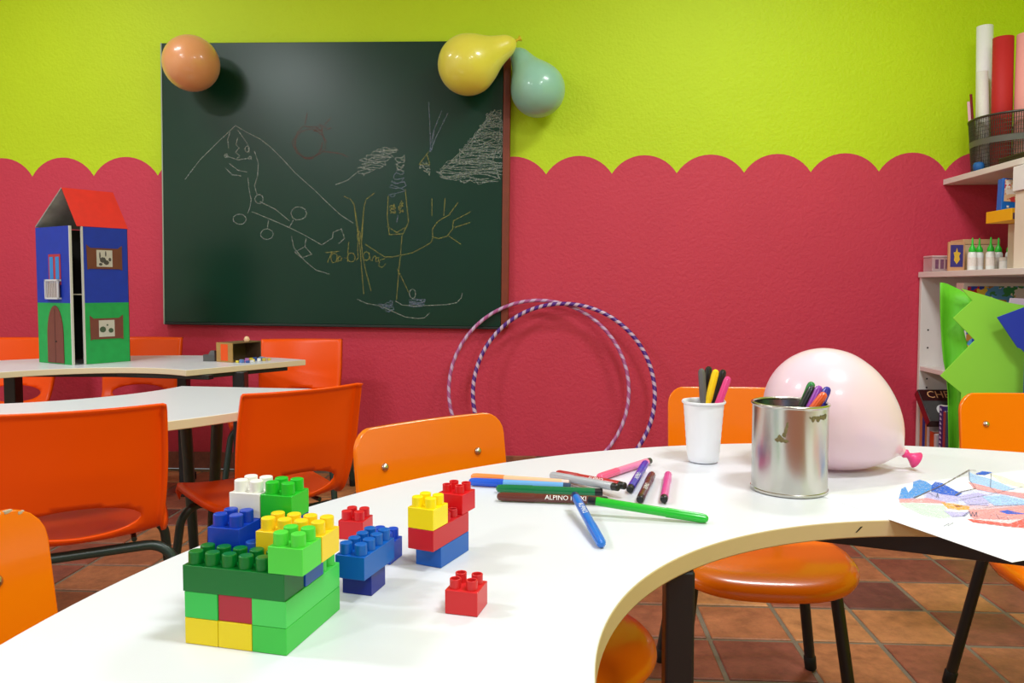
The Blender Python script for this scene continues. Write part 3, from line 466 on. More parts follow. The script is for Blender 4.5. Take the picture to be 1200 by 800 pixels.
# ------------------------------------------------------------------ hula hoops
def hoop(label, centre, tilt, yawz, rad, rt_, c0, c1, turns):
    me = bpy.data.meshes.new('hula_hoop'); n, k = 160, 10
    vs_ = []; fs_ = []
    for i in range(n):
        a = 2*math.pi*i/n
        for j in range(k):
            b = 2*math.pi*j/k
            r = rad + rt_*math.cos(b)
            vs_.append((r*math.cos(a), rt_*math.sin(b), r*math.sin(a)))
    for i in range(n):
        for j in range(k):
            i2, j2 = (i+1) % n, (j+1) % k
            fs_.append((i*k+j, i2*k+j, i2*k+j2, i*k+j2))
    me.from_pydata(vs_, [], fs_)
    uv = me.uv_layers.new(name='around')
    for i in range(n):
        for j in range(k):
            p = me.polygons[i*k+j]
            for li, (u, v) in zip(p.loop_indices, ((i, j), (i+1, j), (i+1, j+1), (i, j+1))):
                uv.data[li].uv = (u/n, v/k)
    me.polygons.foreach_set('use_smooth', [True]*len(me.polygons))
    m = bpy.data.materials.new('spiral_tape'); m.use_nodes = True
    nt = m.node_tree; N = nt.nodes; L = nt.links; bs = N['Principled BSDF']; bs.inputs['Roughness'].default_value = 0.3
    un = N.new('ShaderNodeUVMap'); un.uv_map = 'around'
    sx = N.new('ShaderNodeSeparateXYZ'); L.new(un.outputs[0], sx.inputs[0])
    ma = N.new('ShaderNodeMath'); ma.operation = 'MULTIPLY_ADD'; ma.inputs[1].default_value = turns
    L.new(sx.outputs['X'], ma.inputs[0]); L.new(sx.outputs['Y'], ma.inputs[2])
    fr = N.new('ShaderNodeMath'); fr.operation = 'FRACT'; L.new(ma.outputs[0], fr.inputs[0])
    gt = N.new('ShaderNodeMath'); gt.operation = 'GREATER_THAN'; gt.inputs[1].default_value = 0.55; L.new(fr.outputs[0], gt.inputs[0])
    mx = N.new('ShaderNodeMix'); mx.data_type = 'RGBA'; mx.inputs[6].default_value = lin(c0); mx.inputs[7].default_value = lin(c1)
    L.new(gt.outputs[0], mx.inputs[0]); L.new(mx.outputs[2], bs.inputs['Base Color'])
    me.materials.append(m)
    o = bpy.data.objects.new('hula_hoop', me); COL.objects.link(o)
    o.location = centre; o.rotation_euler = (R(-tilt), 0, R(yawz))
    return tag(o, label, 'hoop')
th = 13.0
hoop('dark purple and white striped hula hoop, the front one, leaning against the wall', (0.028, WY-0.012-0.405*math.sin(R(th))-0.062, 0.41*math.cos(R(th))+0.003), th, 0, 0.405, 0.0095, (84, 36, 136), (204, 176, 204), 62)
th = 10.0
hoop('lilac and pale striped hula hoop behind the dark purple hoop', (-0.085, WY-0.012-0.408*math.sin(R(th))-0.034, 0.413*math.cos(R(th))+0.003), th, 0, 0.408, 0.0085, (178, 92, 150), (204, 172, 208), 50)

# ------------------------------------------------------------------ tables
TT = 0.58
def horseshoe(label, cx, cy, a0, a1, legs, bars, group=None, round_legs=False, shift=(0, 0)):
    t = thing('horseshoe_table', label, 'table', (cx, cy, 0), group=group)
    ro, ri, th_ = 0.94, 0.434, 0.022
    n = 64
    outer = [(ro*math.cos(R(a0+(a1-a0)*i/n)), ro*math.sin(R(a0+(a1-a0)*i/n))) for i in range(n+1)]
    inner = [(shift[0]+ri*math.cos(R(a0+(a1-a0)*i/n)), shift[1]+ri*math.sin(R(a0+(a1-a0)*i/n))) for i in range(n+1)]
    mb = MB()
    V = [(x, y, z) for z in (TT-th_, TT) for ring in (outer, inner) for x, y in ring]
    m = n+1
    F1 = []; F0 = []
    for i in range(n):
        F1.append((2*m+i, 2*m+i+1, 3*m+i+1, 3*m+i))
        F0 += [(i, m+i, m+i+1, i+1), (i, i+1, 2*m+i+1, 2*m+i), (m+i, 3*m+i, 3*m+i+1, m+i+1)]
    F0 += [(0, 2*m, 3*m, m), (n, m+n, 3*m+n, 2*m+n)]
    mb.add(V, F1, 0); k = len(mb.f)
    for f in F0: mb.f.append(list(f)); mb.m.append(1)
    mb.build('tabletop', [M_LAMINATE, M_EDGE_PALE if cx < 0 else M_EDGE], t, smooth=30, bevel=0.0018, seg=2)
    for (x, y, fx, fy, w) in legs:
        x -= cx; y -= cy; fx -= cx; fy -= cy
        if round_legs:
            l = MB().tube([(x, y, TT-th_-0.001), (fx, fy, 0.02)], [0.017, 0.013], 14).build('leg', M_STEEL_GREEN, t, smooth=40)
            MB().lathe([(0.015, 0), (0.016, 0.024), (0.012, 0.026)], 14, 0, Matrix.Translation((fx, fy, 0.001))).build('rubber_foot', M_RUBBER, l, smooth=40)
        else:
            l = MB().box((x-w/2, y-w/2, 0.012), (x+w/2, y+w/2, TT-th_-0.001)).build('leg', M_STEEL_DARK, t, bevel=0.003)
            MB().box((x-w/2-0.002, y-w/2-0.002, 0.001), (x+w/2+0.002, y+w/2+0.002, 0.013)).build('rubber_foot', M_RUBBER, l, bevel=0.003)
    for (x0, y0, x1, y1, h, w) in bars:
        a = Vector((x0-cx, y0-cy, 0)); b = Vector((x1-cx, y1-cy, 0)); d = b-a; L_ = d.length; ang = math.atan2(d.y, d.x)
        T = Matrix.Translation(a) @ Matrix.Rotation(ang, 4, 'Z')
        MB().box((0, -w/2, TT-th_-0.001-h), (L_, w/2, TT-th_-0.001), 0, T).build('support_bar', M_STEEL_DARK, t, bevel=0.002)
    return t
T1 = (0.485, 0.530)
near_table = horseshoe('near curved white table carrying the toy blocks, pens and tin', T1[0], T1[1], 66, 193,
          [(0.137, 0.868, 0, 0, 0.032), (0.735, 0.945, 0, 0, 0.037), (-0.335, 0.90, 0, 0, 0.037), (-0.12, 0.35, 0, 0, 0.037)],
          [(0.16, 1.128, 0.75, 0.915, 0.026, 0.03)], shift=(-0.022, 0.023))
T = Matrix.Translation((-0.022, 0.023, 0)) @ Matrix.Rotation(R(101.5), 4, 'Z') @ Matrix.Translation((0.434, 0, TT-0.011))
MB().add([(-0.0004, 0.005, -0.0036), (-0.0004, 0.003, -0.0036), (-0.0004, -0.005, 0.0036), (-0.0004, -0.002, 0.0036)], [(0, 1, 2, 3)], 0, T).build('edge_scratch', M_RUBBER, near_table, fix=False)
horseshoe('empty curved white table in the middle, behind the two orange shell chairs', -1.54, 2.265, -125.5, -5.5,
          [(-1.075, 2.17, -1.055, 2.18, 0), (-0.962, 2.145, -1.005, 2.165, 0), (-1.95, 1.78, -1.98, 1.72, 0), (-1.47, 1.42, -1.48, 1.38, 0)], [], round_legs=True)
horseshoe('far curved white table by the wall carrying the cardboard house', -1.558, 2.30, 54.4, 174.0,
          [(-1.185, 2.835, 0, 0, 0.045), (-2.04, 2.79, 0, 0, 0.045), (-1.55, 3.13, 0, 0, 0.04)],
          [(-1.285, 2.72, -1.075, 3.01, 0.014, 0.03), (-2.0, 2.76, -1.62, 2.775, 0.016, 0.03), (-1.62, 2.775, -1.24, 2.71, 0.016, 0.03)])

# ------------------------------------------------------------------ plywood chairs with riveted backs
def round_rect(hw, z0, z1, rad, n=7):
    o = []
    for cx, cz, a0 in ((hw-rad, z1-rad, 0), (-hw+rad, z1-rad, 90), (-hw+rad*0.6, z0+rad*0.6, 180), (hw-rad*0.6, z0+rad*0.6, 270)):
        rr = rad if a0 < 180 else rad*0.6
        for k in range(n): 
            a = R(a0+90*k/(n-1)); o.append((cx+rr*math.cos(a), cz+rr*math.sin(a)))
    return o
def make_ply_chair(label):
    t = thing('plywood_chair', label, 'chair')
    # seat: dished, rolling down at the front
    out = []
    N_ = 64
    for i in range(N_):
        a = 2*math.pi*i/N_
        ca, sa = math.cos(a), math.sin(a)
        e = 2/3.0
        x = 0.182*math.copysign(abs(ca)**e, ca); y = 0.175*math.copysign(abs(sa)**e, sa)
        x *= 1.0 - 0.16*max(0, (y/0.175))
        out.append((x, y-0.01))
    def dz(x, y):
        f = max(0, (-y-0.06)/0.12)
        return -0.016*f*f + 0.010*max(0, (y-0.05)/0.11)**2 + 0.08*x*x - 0.002
    mb = MB(); rings = []
    for sc, z in ((0.0, 0.348), (0.3, 0.348), (0.55, 0.349), (0.75, 0.3495), (0.88, 0.3485), (0.96, 0.345), (0.995, 0.338), (1.0, 0.330), (0.985, 0.323), (0.94, 0.3195), (0.6, 0.3195), (0.0, 0.3195)):
        if sc == 0.0: rings.append([(0, 0, z)])
        else: rings.append([(x*sc, y*sc, z+dz(x*sc, y*sc)) for x, y in out])
    V = []; idx = []
    for r_ in rings:
        idx.append(len(V)); V += r_
    F = []
    for k in range(len(rings)-1):
        a, b = idx[k], idx[k+1]
        for i in range(N_):
            j = (i+1) % N_
            if len(rings[k]) == 1: F.append((a, b+i, b+j))
            elif len(rings[k+1]) == 1: F.append((a+i, b, a+j))
            else: F.append((a+i, b+i, b+j, a+j))
    mb.add(V, F)
    mb.build('seat', M_PLY_ORANGE, t, smooth=180)
    # backrest: bent panel as a grid, rounded outline
    mb = MB(); K = 24; hw, z0, z1, rad, thk = 0.155, 0.465, 0.64, 0.038, 0.011
    def half(z):
        if z > z1-rad: return hw-rad+math.sqrt(max(0, rad*rad-(z-z1+rad)**2))
        if z < z0+0.025: return hw-0.025+math.sqrt(max(0, 0.025**2-(z-z0-0.025)**2))
        return hw
    zs = [z0, z0+0.002, z0+0.007, z0+0.015, z0+0.025, z0+0.06, z0+0.1, z1-rad, z1-rad*0.7, z1-rad*0.45, z1-rad*0.22, z1-rad*0.08, z1-0.0005]
    for side in (0, 1):
        for z in zs:
            h = half(z)
            for k in range(K+1):
                x = -h+2*h*k/K
                y = 0.226 + (z-0.64)*0.13 + 0.018*(1-(x/hw)**2) + (thk if side else 0)
                mb.v.append(Vector((x, y, z)))
    nr = len(zs); w = K+1
    for side in (0, 1):
        o_ = side*nr*w
        for r_ in range(nr-1):
            for k in range(K):
                a = o_+r_*w+k
                mb.f.append([a, a+1, a+w+1, a+w]); mb.m.append(0)
    o_ = nr*w
    for r_ in range(nr-1):
        for k in (0, K):
            a = r_*w+k; mb.f.append([a, a+w, o_+a+w, o_+a]); mb.m.append(0)
    for r_ in (0, nr-1):
        for k in range(K):
            a = r_*w+k; mb.f.append([a, a+1, o_+a+1, o_+a]); mb.m.append(0)
    bk = mb.build('backrest', M_PLY_ORANGE, t, smooth=50, bevel=0.003)
    for sx in (-1, 1):
        y = 0.226 + (0.573-0.64)*0.13 + 0.018*(1-(0.098/hw)**2)
        MB().lathe([(0.0072, -0.0005), (0.007, 0.002), (0.0052, 0.0045), (0.0025, 0.006), (0.0, 0.0064)], 14, 0, align((sx*0.098, y, 0.573), (0, -1, 0.1))).build('rivet', M_CHROME, bk, smooth=180)
    # frame
    for sx in (-1, 1):
        for front in (True, False):
            if front: pts = [(sx*0.166, -0.125, 0.02), (sx*0.132, -0.092, 0.300)]
            else: pts = [(sx*0.168, 0.203, 0.02), (sx*0.128, 0.158, 0.300)]
            l = MB().tube(pts, 0.0115, 12).build('leg', M_STEEL_DARK, t, smooth=40)
            d = (Vector(pts[1])-Vector(pts[0])).normalized(); p0 = Vector(pts[0])-d*0.019
            MB().lathe([(0.0115, 0.0), (0.013, 0.002), (0.0135, 0.03), (0.0112, 0.033)], 14, 0, align(p0, d)).build('rubber_foot', M_RUBBER, l, smooth=40)
    mb = MB()
    mb.tube(fillet([(-0.132, -0.092, 0.302), (-0.11, -0.09, 0.3105), (0.11, -0.09, 0.3105), (0.132, -0.092, 0.302)], 0.02), 0.0085, 10)
    mb.tube(fillet([(-0.128, 0.158, 0.300), (-0.10, 0.15, 0.3105), (0.10, 0.15, 0.3105), (0.128, 0.158, 0.300)], 0.02), 0.0085, 10)
    for sx in (-1, 1): mb.tube([(sx*0.12, -0.092, 0.307), (sx*0.115, 0.152, 0.307)], 0.008, 10)
    mb.build('under_frame', M_STEEL_DARK, t, smooth=40)
    for sx in (-1, 1):
        MB().tube(fillet([(sx*0.104, 0.150, 0.309), (sx*0.104, 0.238, 0.312), (sx*0.098, 0.252, 0.60)], 0.04), 0.009, 10).build('back_support', M_STEEL_DARK, t, smooth=40)
    return t
chairB = make_ply_chair('orange plywood chair behind the white plastic cup, its seat under the table')
chairB.location = (0.40, 1.575, 0); chairB.rotation_euler = (0, 0, R(-3)); chairB['group'] = 'orange riveted chairs around the near table'
copy_tree(chairB, (-0.0557, 1.163, 0), R(44), 'orange plywood chair with two rivets, behind the pen pile and red blocks')
copy_tree(chairB, (1.02, 1.505, 0), R(-3), 'orange plywood chair in front of the shelf with green card')
chD = copy_tree(chairB, (-0.37, 0.588, 0), R(75.5), 'orange plywood chair with chipped top corner at the lower left')
mb = MB()
for cx_, cz_, r_ in ((0.119, 0.6396, 0.0045), (0.131, 0.6358, 0.0035), (0.109, 0.6399, 0.0025)):
    y_ = 0.226 + (cz_-0.64)*0.13 + 0.018*(1-(cx_/0.155)**2)
    mb.box((cx_-r_, y_-0.0004, cz_-0.003), (cx_+r_, y_+0.004, cz_+0.0006))
mb.build('worn_chip', M_CHIP, chD, bevel=0.0008)

# ------------------------------------------------------------------ moulded shell chairs
def make_shell_chair(label):
    t = thing('shell_chair', label, 'chair')
    ctrl = [(-0.185, 0.326, 0.146), (-0.176, 0.342, 0.156), (-0.140, 0.350, 0.166), (-0.06, 0.345, 0.170), (0.04, 0.337, 0.166), (0.105, 0.336, 0.156),
            (0.146, 0.350, 0.148), (0.168, 0.382, 0.148), (0.182, 0.43, 0.152), (0.195, 0.495, 0.155), (0.208, 0.56, 0.155), (0.220, 0.61, 0.154), (0.2255, 0.628, 0.153), (0.233, 0.632, 0.152)]
    ln = [0.0]
    for a, b in zip(ctrl[:-1], ctrl[1:]): ln.append(ln[-1]+math.hypot(b[0]-a[0], b[1]-a[1]))
    def prof(s_):
        for i in range(len(ln)-1):
            if s_ <= ln[i+1] or i == len(ln)-2:
                q = (s_-ln[i])/(ln[i+1]-ln[i])
                p0, p1, p2, p3 = ctrl[max(i-1, 0)], ctrl[i], ctrl[i+1], ctrl[min(i+2, len(ctrl)-1)]
                return [0.5*(2*p1[k]+(p2[k]-p0[k])*q+(2*p0[k]-5*p1[k]+4*p2[k]-p3[k])*q*q+(3*p1[k]-p0[k]-3*p2[k]+p3[k])*q**3) for k in range(3)]
    NR, NC = 58, 30
    S = ln[-1]; s_hole = ln[7]+0.010; hh, hw = 0.038, 0.112
    tcols = [-1+2*k/NC for k in range(NC+1)]
    pos = {}; grid = []
    for r_ in range(NR+1):
        s_ = S*r_/NR; row = []
        for tt in tcols: row.append([s_, tt])
        grid.append(row)
    def inside(s_, tt):
        w = prof(s_)[2]
        return ((s_-s_hole)/hh)**2 + (tt*w/hw)**2 < 1.0
    quads = []
    for r_ in range(NR):
        for c in range(NC):
            s_ = S*(r_+0.5)/NR; tt = (tcols[c]+tcols[c+1])/2
            if not inside(s_, tt): quads.append((r_, c))
    used = {}
    for r_, c in quads:
        for a, b in ((r_, c), (r_, c+1), (r_+1, c), (r_+1, c+1)): used[(a, b)] = used.get((a, b), 0)+1
    for (a, b), cnt in used.items():
        if cnt < 4 and 0 < a < NR and 0 < b < NC:
            s_, tt = grid[a][b]; w = prof(s_)[2]
            d = math.hypot((s_-s_hole)/hh, tt*w/hw)
            if d > 1e-3: grid[a][b] = [s_hole+(s_-s_hole)/d, tt/d]
    mb = MB(); ids = {}
    def pt(s_, tt, fl=0.0):
        y, z, w = prof(s_)
        q = min(1, max(0, (s_-ln[5])/(ln[9]-ln[5])))       # 0 seat, 1 back
        y2 = y + q*(0.030*(1-tt*tt)-0.006); z2 = z + (1-q)*0.016*tt*tt*(1 if s_ > ln[2] else s_/ln[2])
        x = tt*w
        if fl:
            x += math.copysign(0.004, tt); y2 += q*0.016; z2 -= (1-q)*0.014
        return (x, y2, z2)
    for r_, c in quads:
        f = []
        for a, b in ((r_, c), (r_, c+1), (r_+1, c+1), (r_+1, c)):
            if (a, b) not in ids:
                ids[(a, b)] = len(mb.v); mb.v.append(Vector(pt(*grid[a][b])))
            f.append(ids[(a, b)])
        mb.f.append(f); mb.m.append(0)
    for side in (0, NC):                                    # turned-back flange on both sides
        last = None
        for r_ in range(NR+1):
            s_, tt = grid[r_][side]
            k = len(mb.v); mb.v.append(Vector(pt(s_, tt, 1.0)))
            if last is not None:
                mb.f.append([ids[(r_-1, side)], last, k, ids[(r_, side)]]); mb.m.append(0)
            last = k
    sh = mb.build('seat_shell', M_SHELL, t, smooth=180)
    so = sh.modifiers.new('thickness', 'SOLIDIFY'); so.thickness = 0.005; so.offset = 0.0
    # bent steel tube frame: two inverted U hoops and two rails
    for nm, yf, yt, xt in (('front_frame', -0.150, -0.105, 0.172), ('rear_frame', 0.215, 0.120, 0.172)):
        f = MB().tube(fillet([(-xt-0.025, yf, 0.02), (-xt, yt, 0.312), (xt, yt, 0.312), (xt+0.025, yf, 0.02)], 0.055, 8), 0.011, 12).build(nm, M_STEEL_GREEN, t, smooth=40)
        for sx in (-1, 1):
            MB().lathe([(0.012, 0.0), (0.0135, 0.002), (0.014, 0.03), (0.0118, 0.032)], 14, 0, Matrix.Translation((sx*(xt+0.025), yf, 0.001))).build('rubber_foot', M_RUBBER, f, smooth=40)
    rl = MB()
    for sx in (-1, 1): rl.tube([(sx*0.10, -0.105, 0.3285), (sx*0.10, 0.120, 0.3285)], 0.0055, 10)
    rl.build('seat_rail', M_STEEL_GREEN, t, smooth=40)
    return t
shE = make_shell_chair('large orange plastic shell chair seen from behind at the left edge')
shE['group'] = 'orange plastic shell chairs'
shE.location = (-1.06, 1.647, 0); shE.rotation_euler = (0, 0, R(212)); shE.scale = (1.03, 1, 1)
copy_tree(shE, (-0.76, 1.947, 0), R(226.2), 'orange plastic shell chair seen from behind, beyond the toy block house', (0.97, 1, 1))
copy_tree(shE, (-1.86, 3.18, 0), R(2), 'orange plastic shell chair behind the cardboard house, facing the room', (1.1, 1, 1.02))
copy_tree(shE, (-2.40, 3.12, 0), R(3), 'orange plastic shell chair by the wall at the far left edge', (1.1, 1, 1.02))
copy_tree(shE, (-1.10, 3.10, 0), R(4), 'orange plastic shell chair behind the little cardboard box', (1.12, 1, 1.02))

# ------------------------------------------------------------------ toy building blocks
SP, LH, SH = 0.0154, 0.0217, 0.0103
_pl = {}
def plastic(rgb):
    if rgb not in _pl: _pl[rgb] = mat('block_plastic', rgb, 0.36, var=0.03, coat=0.1, spec=0.3)
    return _pl[rgb]
def block(label, nu, nv, x, y, z, ang, rgb, hollow=False, group=None):
    """moulded block, origin at its lower left corner; open underneath so that it grips the studs below"""
    g = 0.00025; w = 0.0012
    X, Y = nu*SP-g, nv*SP-g
    mb = MB()
    V = [(g,g,0),(X,g,0),(X,Y,0),(g,Y,0),(g,g,LH-g),(X,g,LH-g),(X,Y,LH-g),(g,Y,LH-g),
         (g+w,g+w,0),(X-w,g+w,0),(X-w,Y-w,0),(g+w,Y-w,0),(g+w,g+w,LH-w-0.001),(X-w,g+w,LH-w-0.001),(X-w,Y-w,LH-w-0.001),(g+w,Y-w,LH-w-0.001)]
    F = [(4,5,6,7),(0,1,5,4),(1,2,6,5),(2,3,7,6),(3,0,4,7),(15,14,13,12),(8,12,13,9),(9,13,14,10),(10,14,15,11),(11,15,12,8),(0,8,9,1),(1,9,10,2),(2,10,11,3),(3,11,8,0)]
    mb.add(V, F)
    for i in range(nu):
        for j in range(nv):
            T = Matrix.Translation(((i+0.5)*SP, (j+0.5)*SP, LH-g))
            if hollow:
                mb.open_lathe([(0.0052, 0.0), (0.0052, SH*0.85), (0.0040, SH*0.85), (0.0040, 0.002), (0.0, 0.002)], 18, 0, T)
            else:
                mb.lathe([(0.0060, -0.0002), (0.0059, SH-0.0006), (0.0053, SH)], 18, 0, T)
    o = mb.build('toy_block', plastic(rgb), smooth=35, bevel=0.0005, seg=2, fix=False)
    o.location = (x, y, TT+0.0003+z); o.rotation_euler = (0, 0, ang)
    return tag(o, label, 'toy block', group)
# the block house
A_ = Vector((-0.2119, 0.5867)); ua = math.atan2(-0.1866, 0.9824)
ud = Vector((math.cos(ua), math.sin(ua))); vd = Vector((-ud.y, ud.x))
def hb(label, u, v, layer, nu, nv, rgb, du=0.0, dv=0.0):
    p = A_ + ud*(u+du-6)*SP + vd*(v+dv)*SP
    return block(label, nu, nv, p.x, p.y, layer*LH, ua, rgb, group='toy blocks of the block house')
LIME_G = (60, 190, 66); GRN = (34, 176, 44); DKG = (0, 106, 34); YEL = (236, 200, 20); BLU = (14, 60, 176); RED = (206, 28, 34); CRIM = (172, 34, 48); WHT = (236, 234, 226)
hb('yellow block at the bottom left front corner of the block house', 0, 0, 0, 2, 2, (232, 206, 10))
hb('yellow block in the bottom row, under the crimson block', 2, 0, 0, 2, 2, (232, 206, 10))
hb('long green block along the bottom right side of the block house', 4, 0, 0, 2, 6, LIME_G)
hb('light green block above the corner yellow block of the block house', 0, 0, 1, 2, 2, (52, 190, 76))
hb('crimson block set in the front wall of the block house', 2, 0, 1, 2, 2, CRIM, dv=0.06)
hb('long light green block in the second layer, right side of the block house', 4, 0, 1, 2, 6, (72, 200, 84))
hb('green block hidden in the bottom layer at the back of the block house', 0, 2, 0, 4, 4, LIME_G)
hb('green block hidden in the second layer at the back of the block house', 0, 2, 1, 4, 4, LIME_G)
hb('dark green long block with exposed studs across the block house front', 0, 0, 2, 6, 2, DKG, du=-0.06, dv=-0.03)
hb('blue block beneath the yellow one, with its end showing at the right', 2, 2.05, 2, 4, 2, (40, 92, 196))
hb('green block hidden under the blue block at the back left of the block house', 0, 2.05, 2, 2, 4, LIME_G)
hb('green block hidden under the back right of the block house', 2, 4.1, 2, 2, 2, LIME_G)
hb('bright green small block overhanging the front right of the block house', 5, -0.05, 3, 2, 2, (78, 206, 62))
hb('long yellow block on the upper storey, behind the overhanging green one', 3, 2.02, 3, 4, 2, (242, 204, 30))
hb('deep blue block with four studs showing, under the white block', 0, 2.05, 3, 2, 4, BLU)
hb('blue block under the topmost green block of the block house', 2, 4.1, 3, 2, 2, (20, 64, 170))
hb('white block on top of the block house', 0, 4.1, 4, 2, 2, WHT)
hb('green block beside the white block on top of the block house', 2.02, 4.1, 4, 2, 2, (36, 186, 40))
# the small blue pile behind it
g2 = 'toy blocks of the blue pile'
a2 = R(-14.5)
block('navy block at the base of the blue pile', 2, 2, -0.2035, 0.7148, 0, R(-12.5), (24, 38, 140), group=g2)
block('bright blue eight-stud block on the navy block', 2, 4, -0.2050, 0.6965, LH, a2, (10, 92, 184), group=g2)
block('royal blue block standing behind the bright blue one', 2, 2, -0.2035, 0.7975, 0, R(-13), (22, 70, 190), group=g2)
block('red block standing behind the yellow blocks, left of the blue pile', 2, 2, -0.2520, 0.8705, 0, R(-8.5), RED)
# the mixed tower
g3 = 'toy blocks of the mixed tower'
block('blue block at the base of the red and yellow tower', 2, 4, -0.1477, 0.7949, 0, R(-21.5), (22, 92, 186), group=g3)
block('long red block of the tower, on the blue base', 2, 5, -0.1533, 0.7806, LH, R(-21.5), (196, 30, 38), hollow=True, group=g3)
block('yellow block on the front end of the tower', 2, 2, -0.1533, 0.7806, 2*LH, R(-21.5), (248, 220, 10), group=g3)
block('red block on top of the back end of the tower', 2, 2, -0.1307, 0.8379, 2*LH, R(-21.5), (214, 22, 30), hollow=True, group=g3)
block('single red block lying apart in front of the tower', 2, 2, -0.0994, 0.6735, 0, R(-12), (208, 38, 42), hollow=True)

# ------------------------------------------------------------------ felt-tip markers
PL = 0.150
def marker(label, p, d, rgb, cap_rgb=None, text=None, plug=(16, 16, 18), group=None, r=0.0056, length=PL):
    """p: plug end on the axis, d: direction towards the cap"""
    t = thing('felt_tip_marker', label, 'marker', p, group=group)
    z = Vector(d).normalized()
    T = align((0, 0, 0), z, (0, -0.90, 0.44))
    bm_ = P(rgb, 0.28, coat=0.3); cm = P(cap_rgb or rgb, 0.3, coat=0.2)
    cl = 0.052; L_ = length
    MB().lathe([(r*0.72, 0.0), (r*0.9, 0.001), (r*0.94, 0.0105)], 18, 0, T).build('end_plug', P(plug, 0.35), t, smooth=40)
    bo = MB().lathe([(r*0.98, 0.0105), (r, 0.012), (r, L_-cl)], 20, 0, T).build('barrel', bm_, t, smooth=40)
    MB().lathe([(r*1.06, L_-cl), (r*1.10, L_-cl+0.002), (r*1.06, L_-0.008), (r*0.9, L_-0.003), (r*0.45, L_-0.0005), (0, L_)], 24, 0, T, lobes=12, amp=-0.09).build('cap', cm, t, smooth=25)
    if text:
        vs_, fs_ = text_mesh(text, 0.0090, cuts=2)
        sg = 1 if z.x > 0 else -1
        V = []
        for v in vs_:
            a = -sg*v.y/r
            V.append(((r+0.00035)*math.cos(a), (r+0.00035)*math.sin(a), 0.056+sg*v.x))
        MB().add(V, fs_, 0, T).build('printed_lettering', P((240, 240, 236), 0.5), bo, fix=False)['label'] = 'white printed lettering'
    return t
Z0 = TT+0.0066
def mk(label, a, b, rgb, **k):
    a = Vector(a); b = Vector(b)
    return marker(label, a, (b-a), rgb, **k)
GM = 'felt-tip markers strewn on the near table'
mk('bright green marker, the nearest long one on the table', (0.0395, 0.9800, TT+0.0205), (0.1763, 0.9574, Z0), (20, 178, 36), text=None, group=GM)
mk('blue marker pointing towards the viewer at the front of the pile', (0.0232, 0.9985, TT+0.0215), (0.0485, 0.8625, Z0), (24, 110, 206), plug=(20, 40, 90), text='ALPINO', group=GM)
mk('dark brown marker with white lettering lying across the pile', (0.0682, 1.0290, Z0), (-0.0804, 1.0405, Z0), (96, 40, 30), text='ALPINO MAXI', group=GM)
mk('dark green marker above the brown one', (0.0637, 1.0705, Z0), (-0.0862, 1.0832, Z0), (0, 112, 62), group=GM)
mk('light blue marker with dark tip half behind the dark green one', (0.0200, 1.0990, Z0), (-0.1270, 1.1190, Z0), (110, 170, 226), cap_rgb=(20, 84, 206), plug=(50, 70, 100), group=GM)
mk('pale orange marker at the back left of the pile', (0.0180, 1.1170, Z0), (-0.1270, 1.1480, Z0), (244, 190, 150), cap_rgb=(240, 140, 70), plug=(230, 200, 190), group=GM)
mk('red marker with white lettering lying against the grey one', (0.0935, 1.0600, TT+0.0185), (-0.0006, 1.1768, Z0), (176, 26, 36), text='ALPINO', group=GM)
mk('silver grey marker lying beside the red one', (0.0835, 1.0485, TT+0.0192), (-0.0085, 1.1650, Z0), (176, 180, 186), group=GM)
mk('pink marker at the back of the pile', (0.1531, 1.2732, Z0), (0.0606, 1.1532, Z0), (244, 130, 170), cap_rgb=(238, 90, 130), plug=(60, 56, 40), group=GM)
mk('indigo marker lying with its tip on the pink one', (0.1025, 1.0869, Z0), (0.1403, 1.2283, TT+0.0125), (58, 44, 180), text='ALPINO', group=GM)
mk('maroon marker standing apart between the indigo and magenta ones', (0.1113, 1.0346, Z0), (0.1453, 1.1808, Z0), (74, 28, 30), text='ALPINO', group=GM)
mk('magenta marker, rightmost of those lying on the table', (0.1432, 1.0365, Z0), (0.17, 1.1845, Z0), (214, 70, 150), group=GM)

# ------------------------------------------------------------------ white plastic cup with pens
cp = tag(None or MB().open_lathe([(0.0, 0.0015), (0.0235, 0.0015), (0.0255, 0.004), (0.0262, 0.012)] + [(0.0262+0.0066*q/14 + (0.0004 if q % 2 else 0), 0.012+0.086*q/14) for q in range(1, 15)]
     + [(0.0350, 0.0985), (0.0362, 0.1005), (0.0350, 0.1030), (0.0332, 0.1015), (0.0322, 0.097), (0.0245, 0.006), (0.0, 0.004)], 40).build('plastic_cup', mat('white_cup_plastic', (240, 241, 244), 0.35, var=0.01, sss=0.1), smooth=60, loc=(0.2437, 1.3000, TT+0.0002)),
     'white ribbed plastic cup holding felt-tip pens', 'cup')
GC = 'felt-tip pens in the white cup'
CB = Vector((0.2437, 1.3000, TT+0.0060))
def pen_in(label, base, tip, rgb, cap=None, group=None, length=PL):
    a = Vector(base); b = Vector(tip)
    return marker(label, a, b-a, rgb, cap_rgb=cap, group=group, length=length)
def vs3(c, x, y, z): return (c.x+x, c.y+y, c.z+z)
def cup_pen(label, bx, by, tx, ty, rgb, length=PL, bz=0.001):
    pen_in(label, vs3(CB, bx, by, bz), (CB.x+tx, CB.y+ty, CB.z+0.145), rgb, None, GC, length)
cup_pen('grey pen standing upright in the white cup', 0.004, -0.012, -0.003, 0.006, (96, 92, 92))
cup_pen('yellow pen in the white cup, in front of the black ones', -0.015, -0.001, 0.0185, -0.002, (250, 206, 0), bz=0.003)
cup_pen('black pen behind the yellow one in the white cup, leaning right', -0.005, 0.007, 0.034, 0.012, (22, 20, 18), bz=0.003)
cup_pen('black pen behind the yellow one in the white cup, left of its twin', -0.006, 0.0175, 0.012, 0.024, (30, 26, 22), bz=0.003)
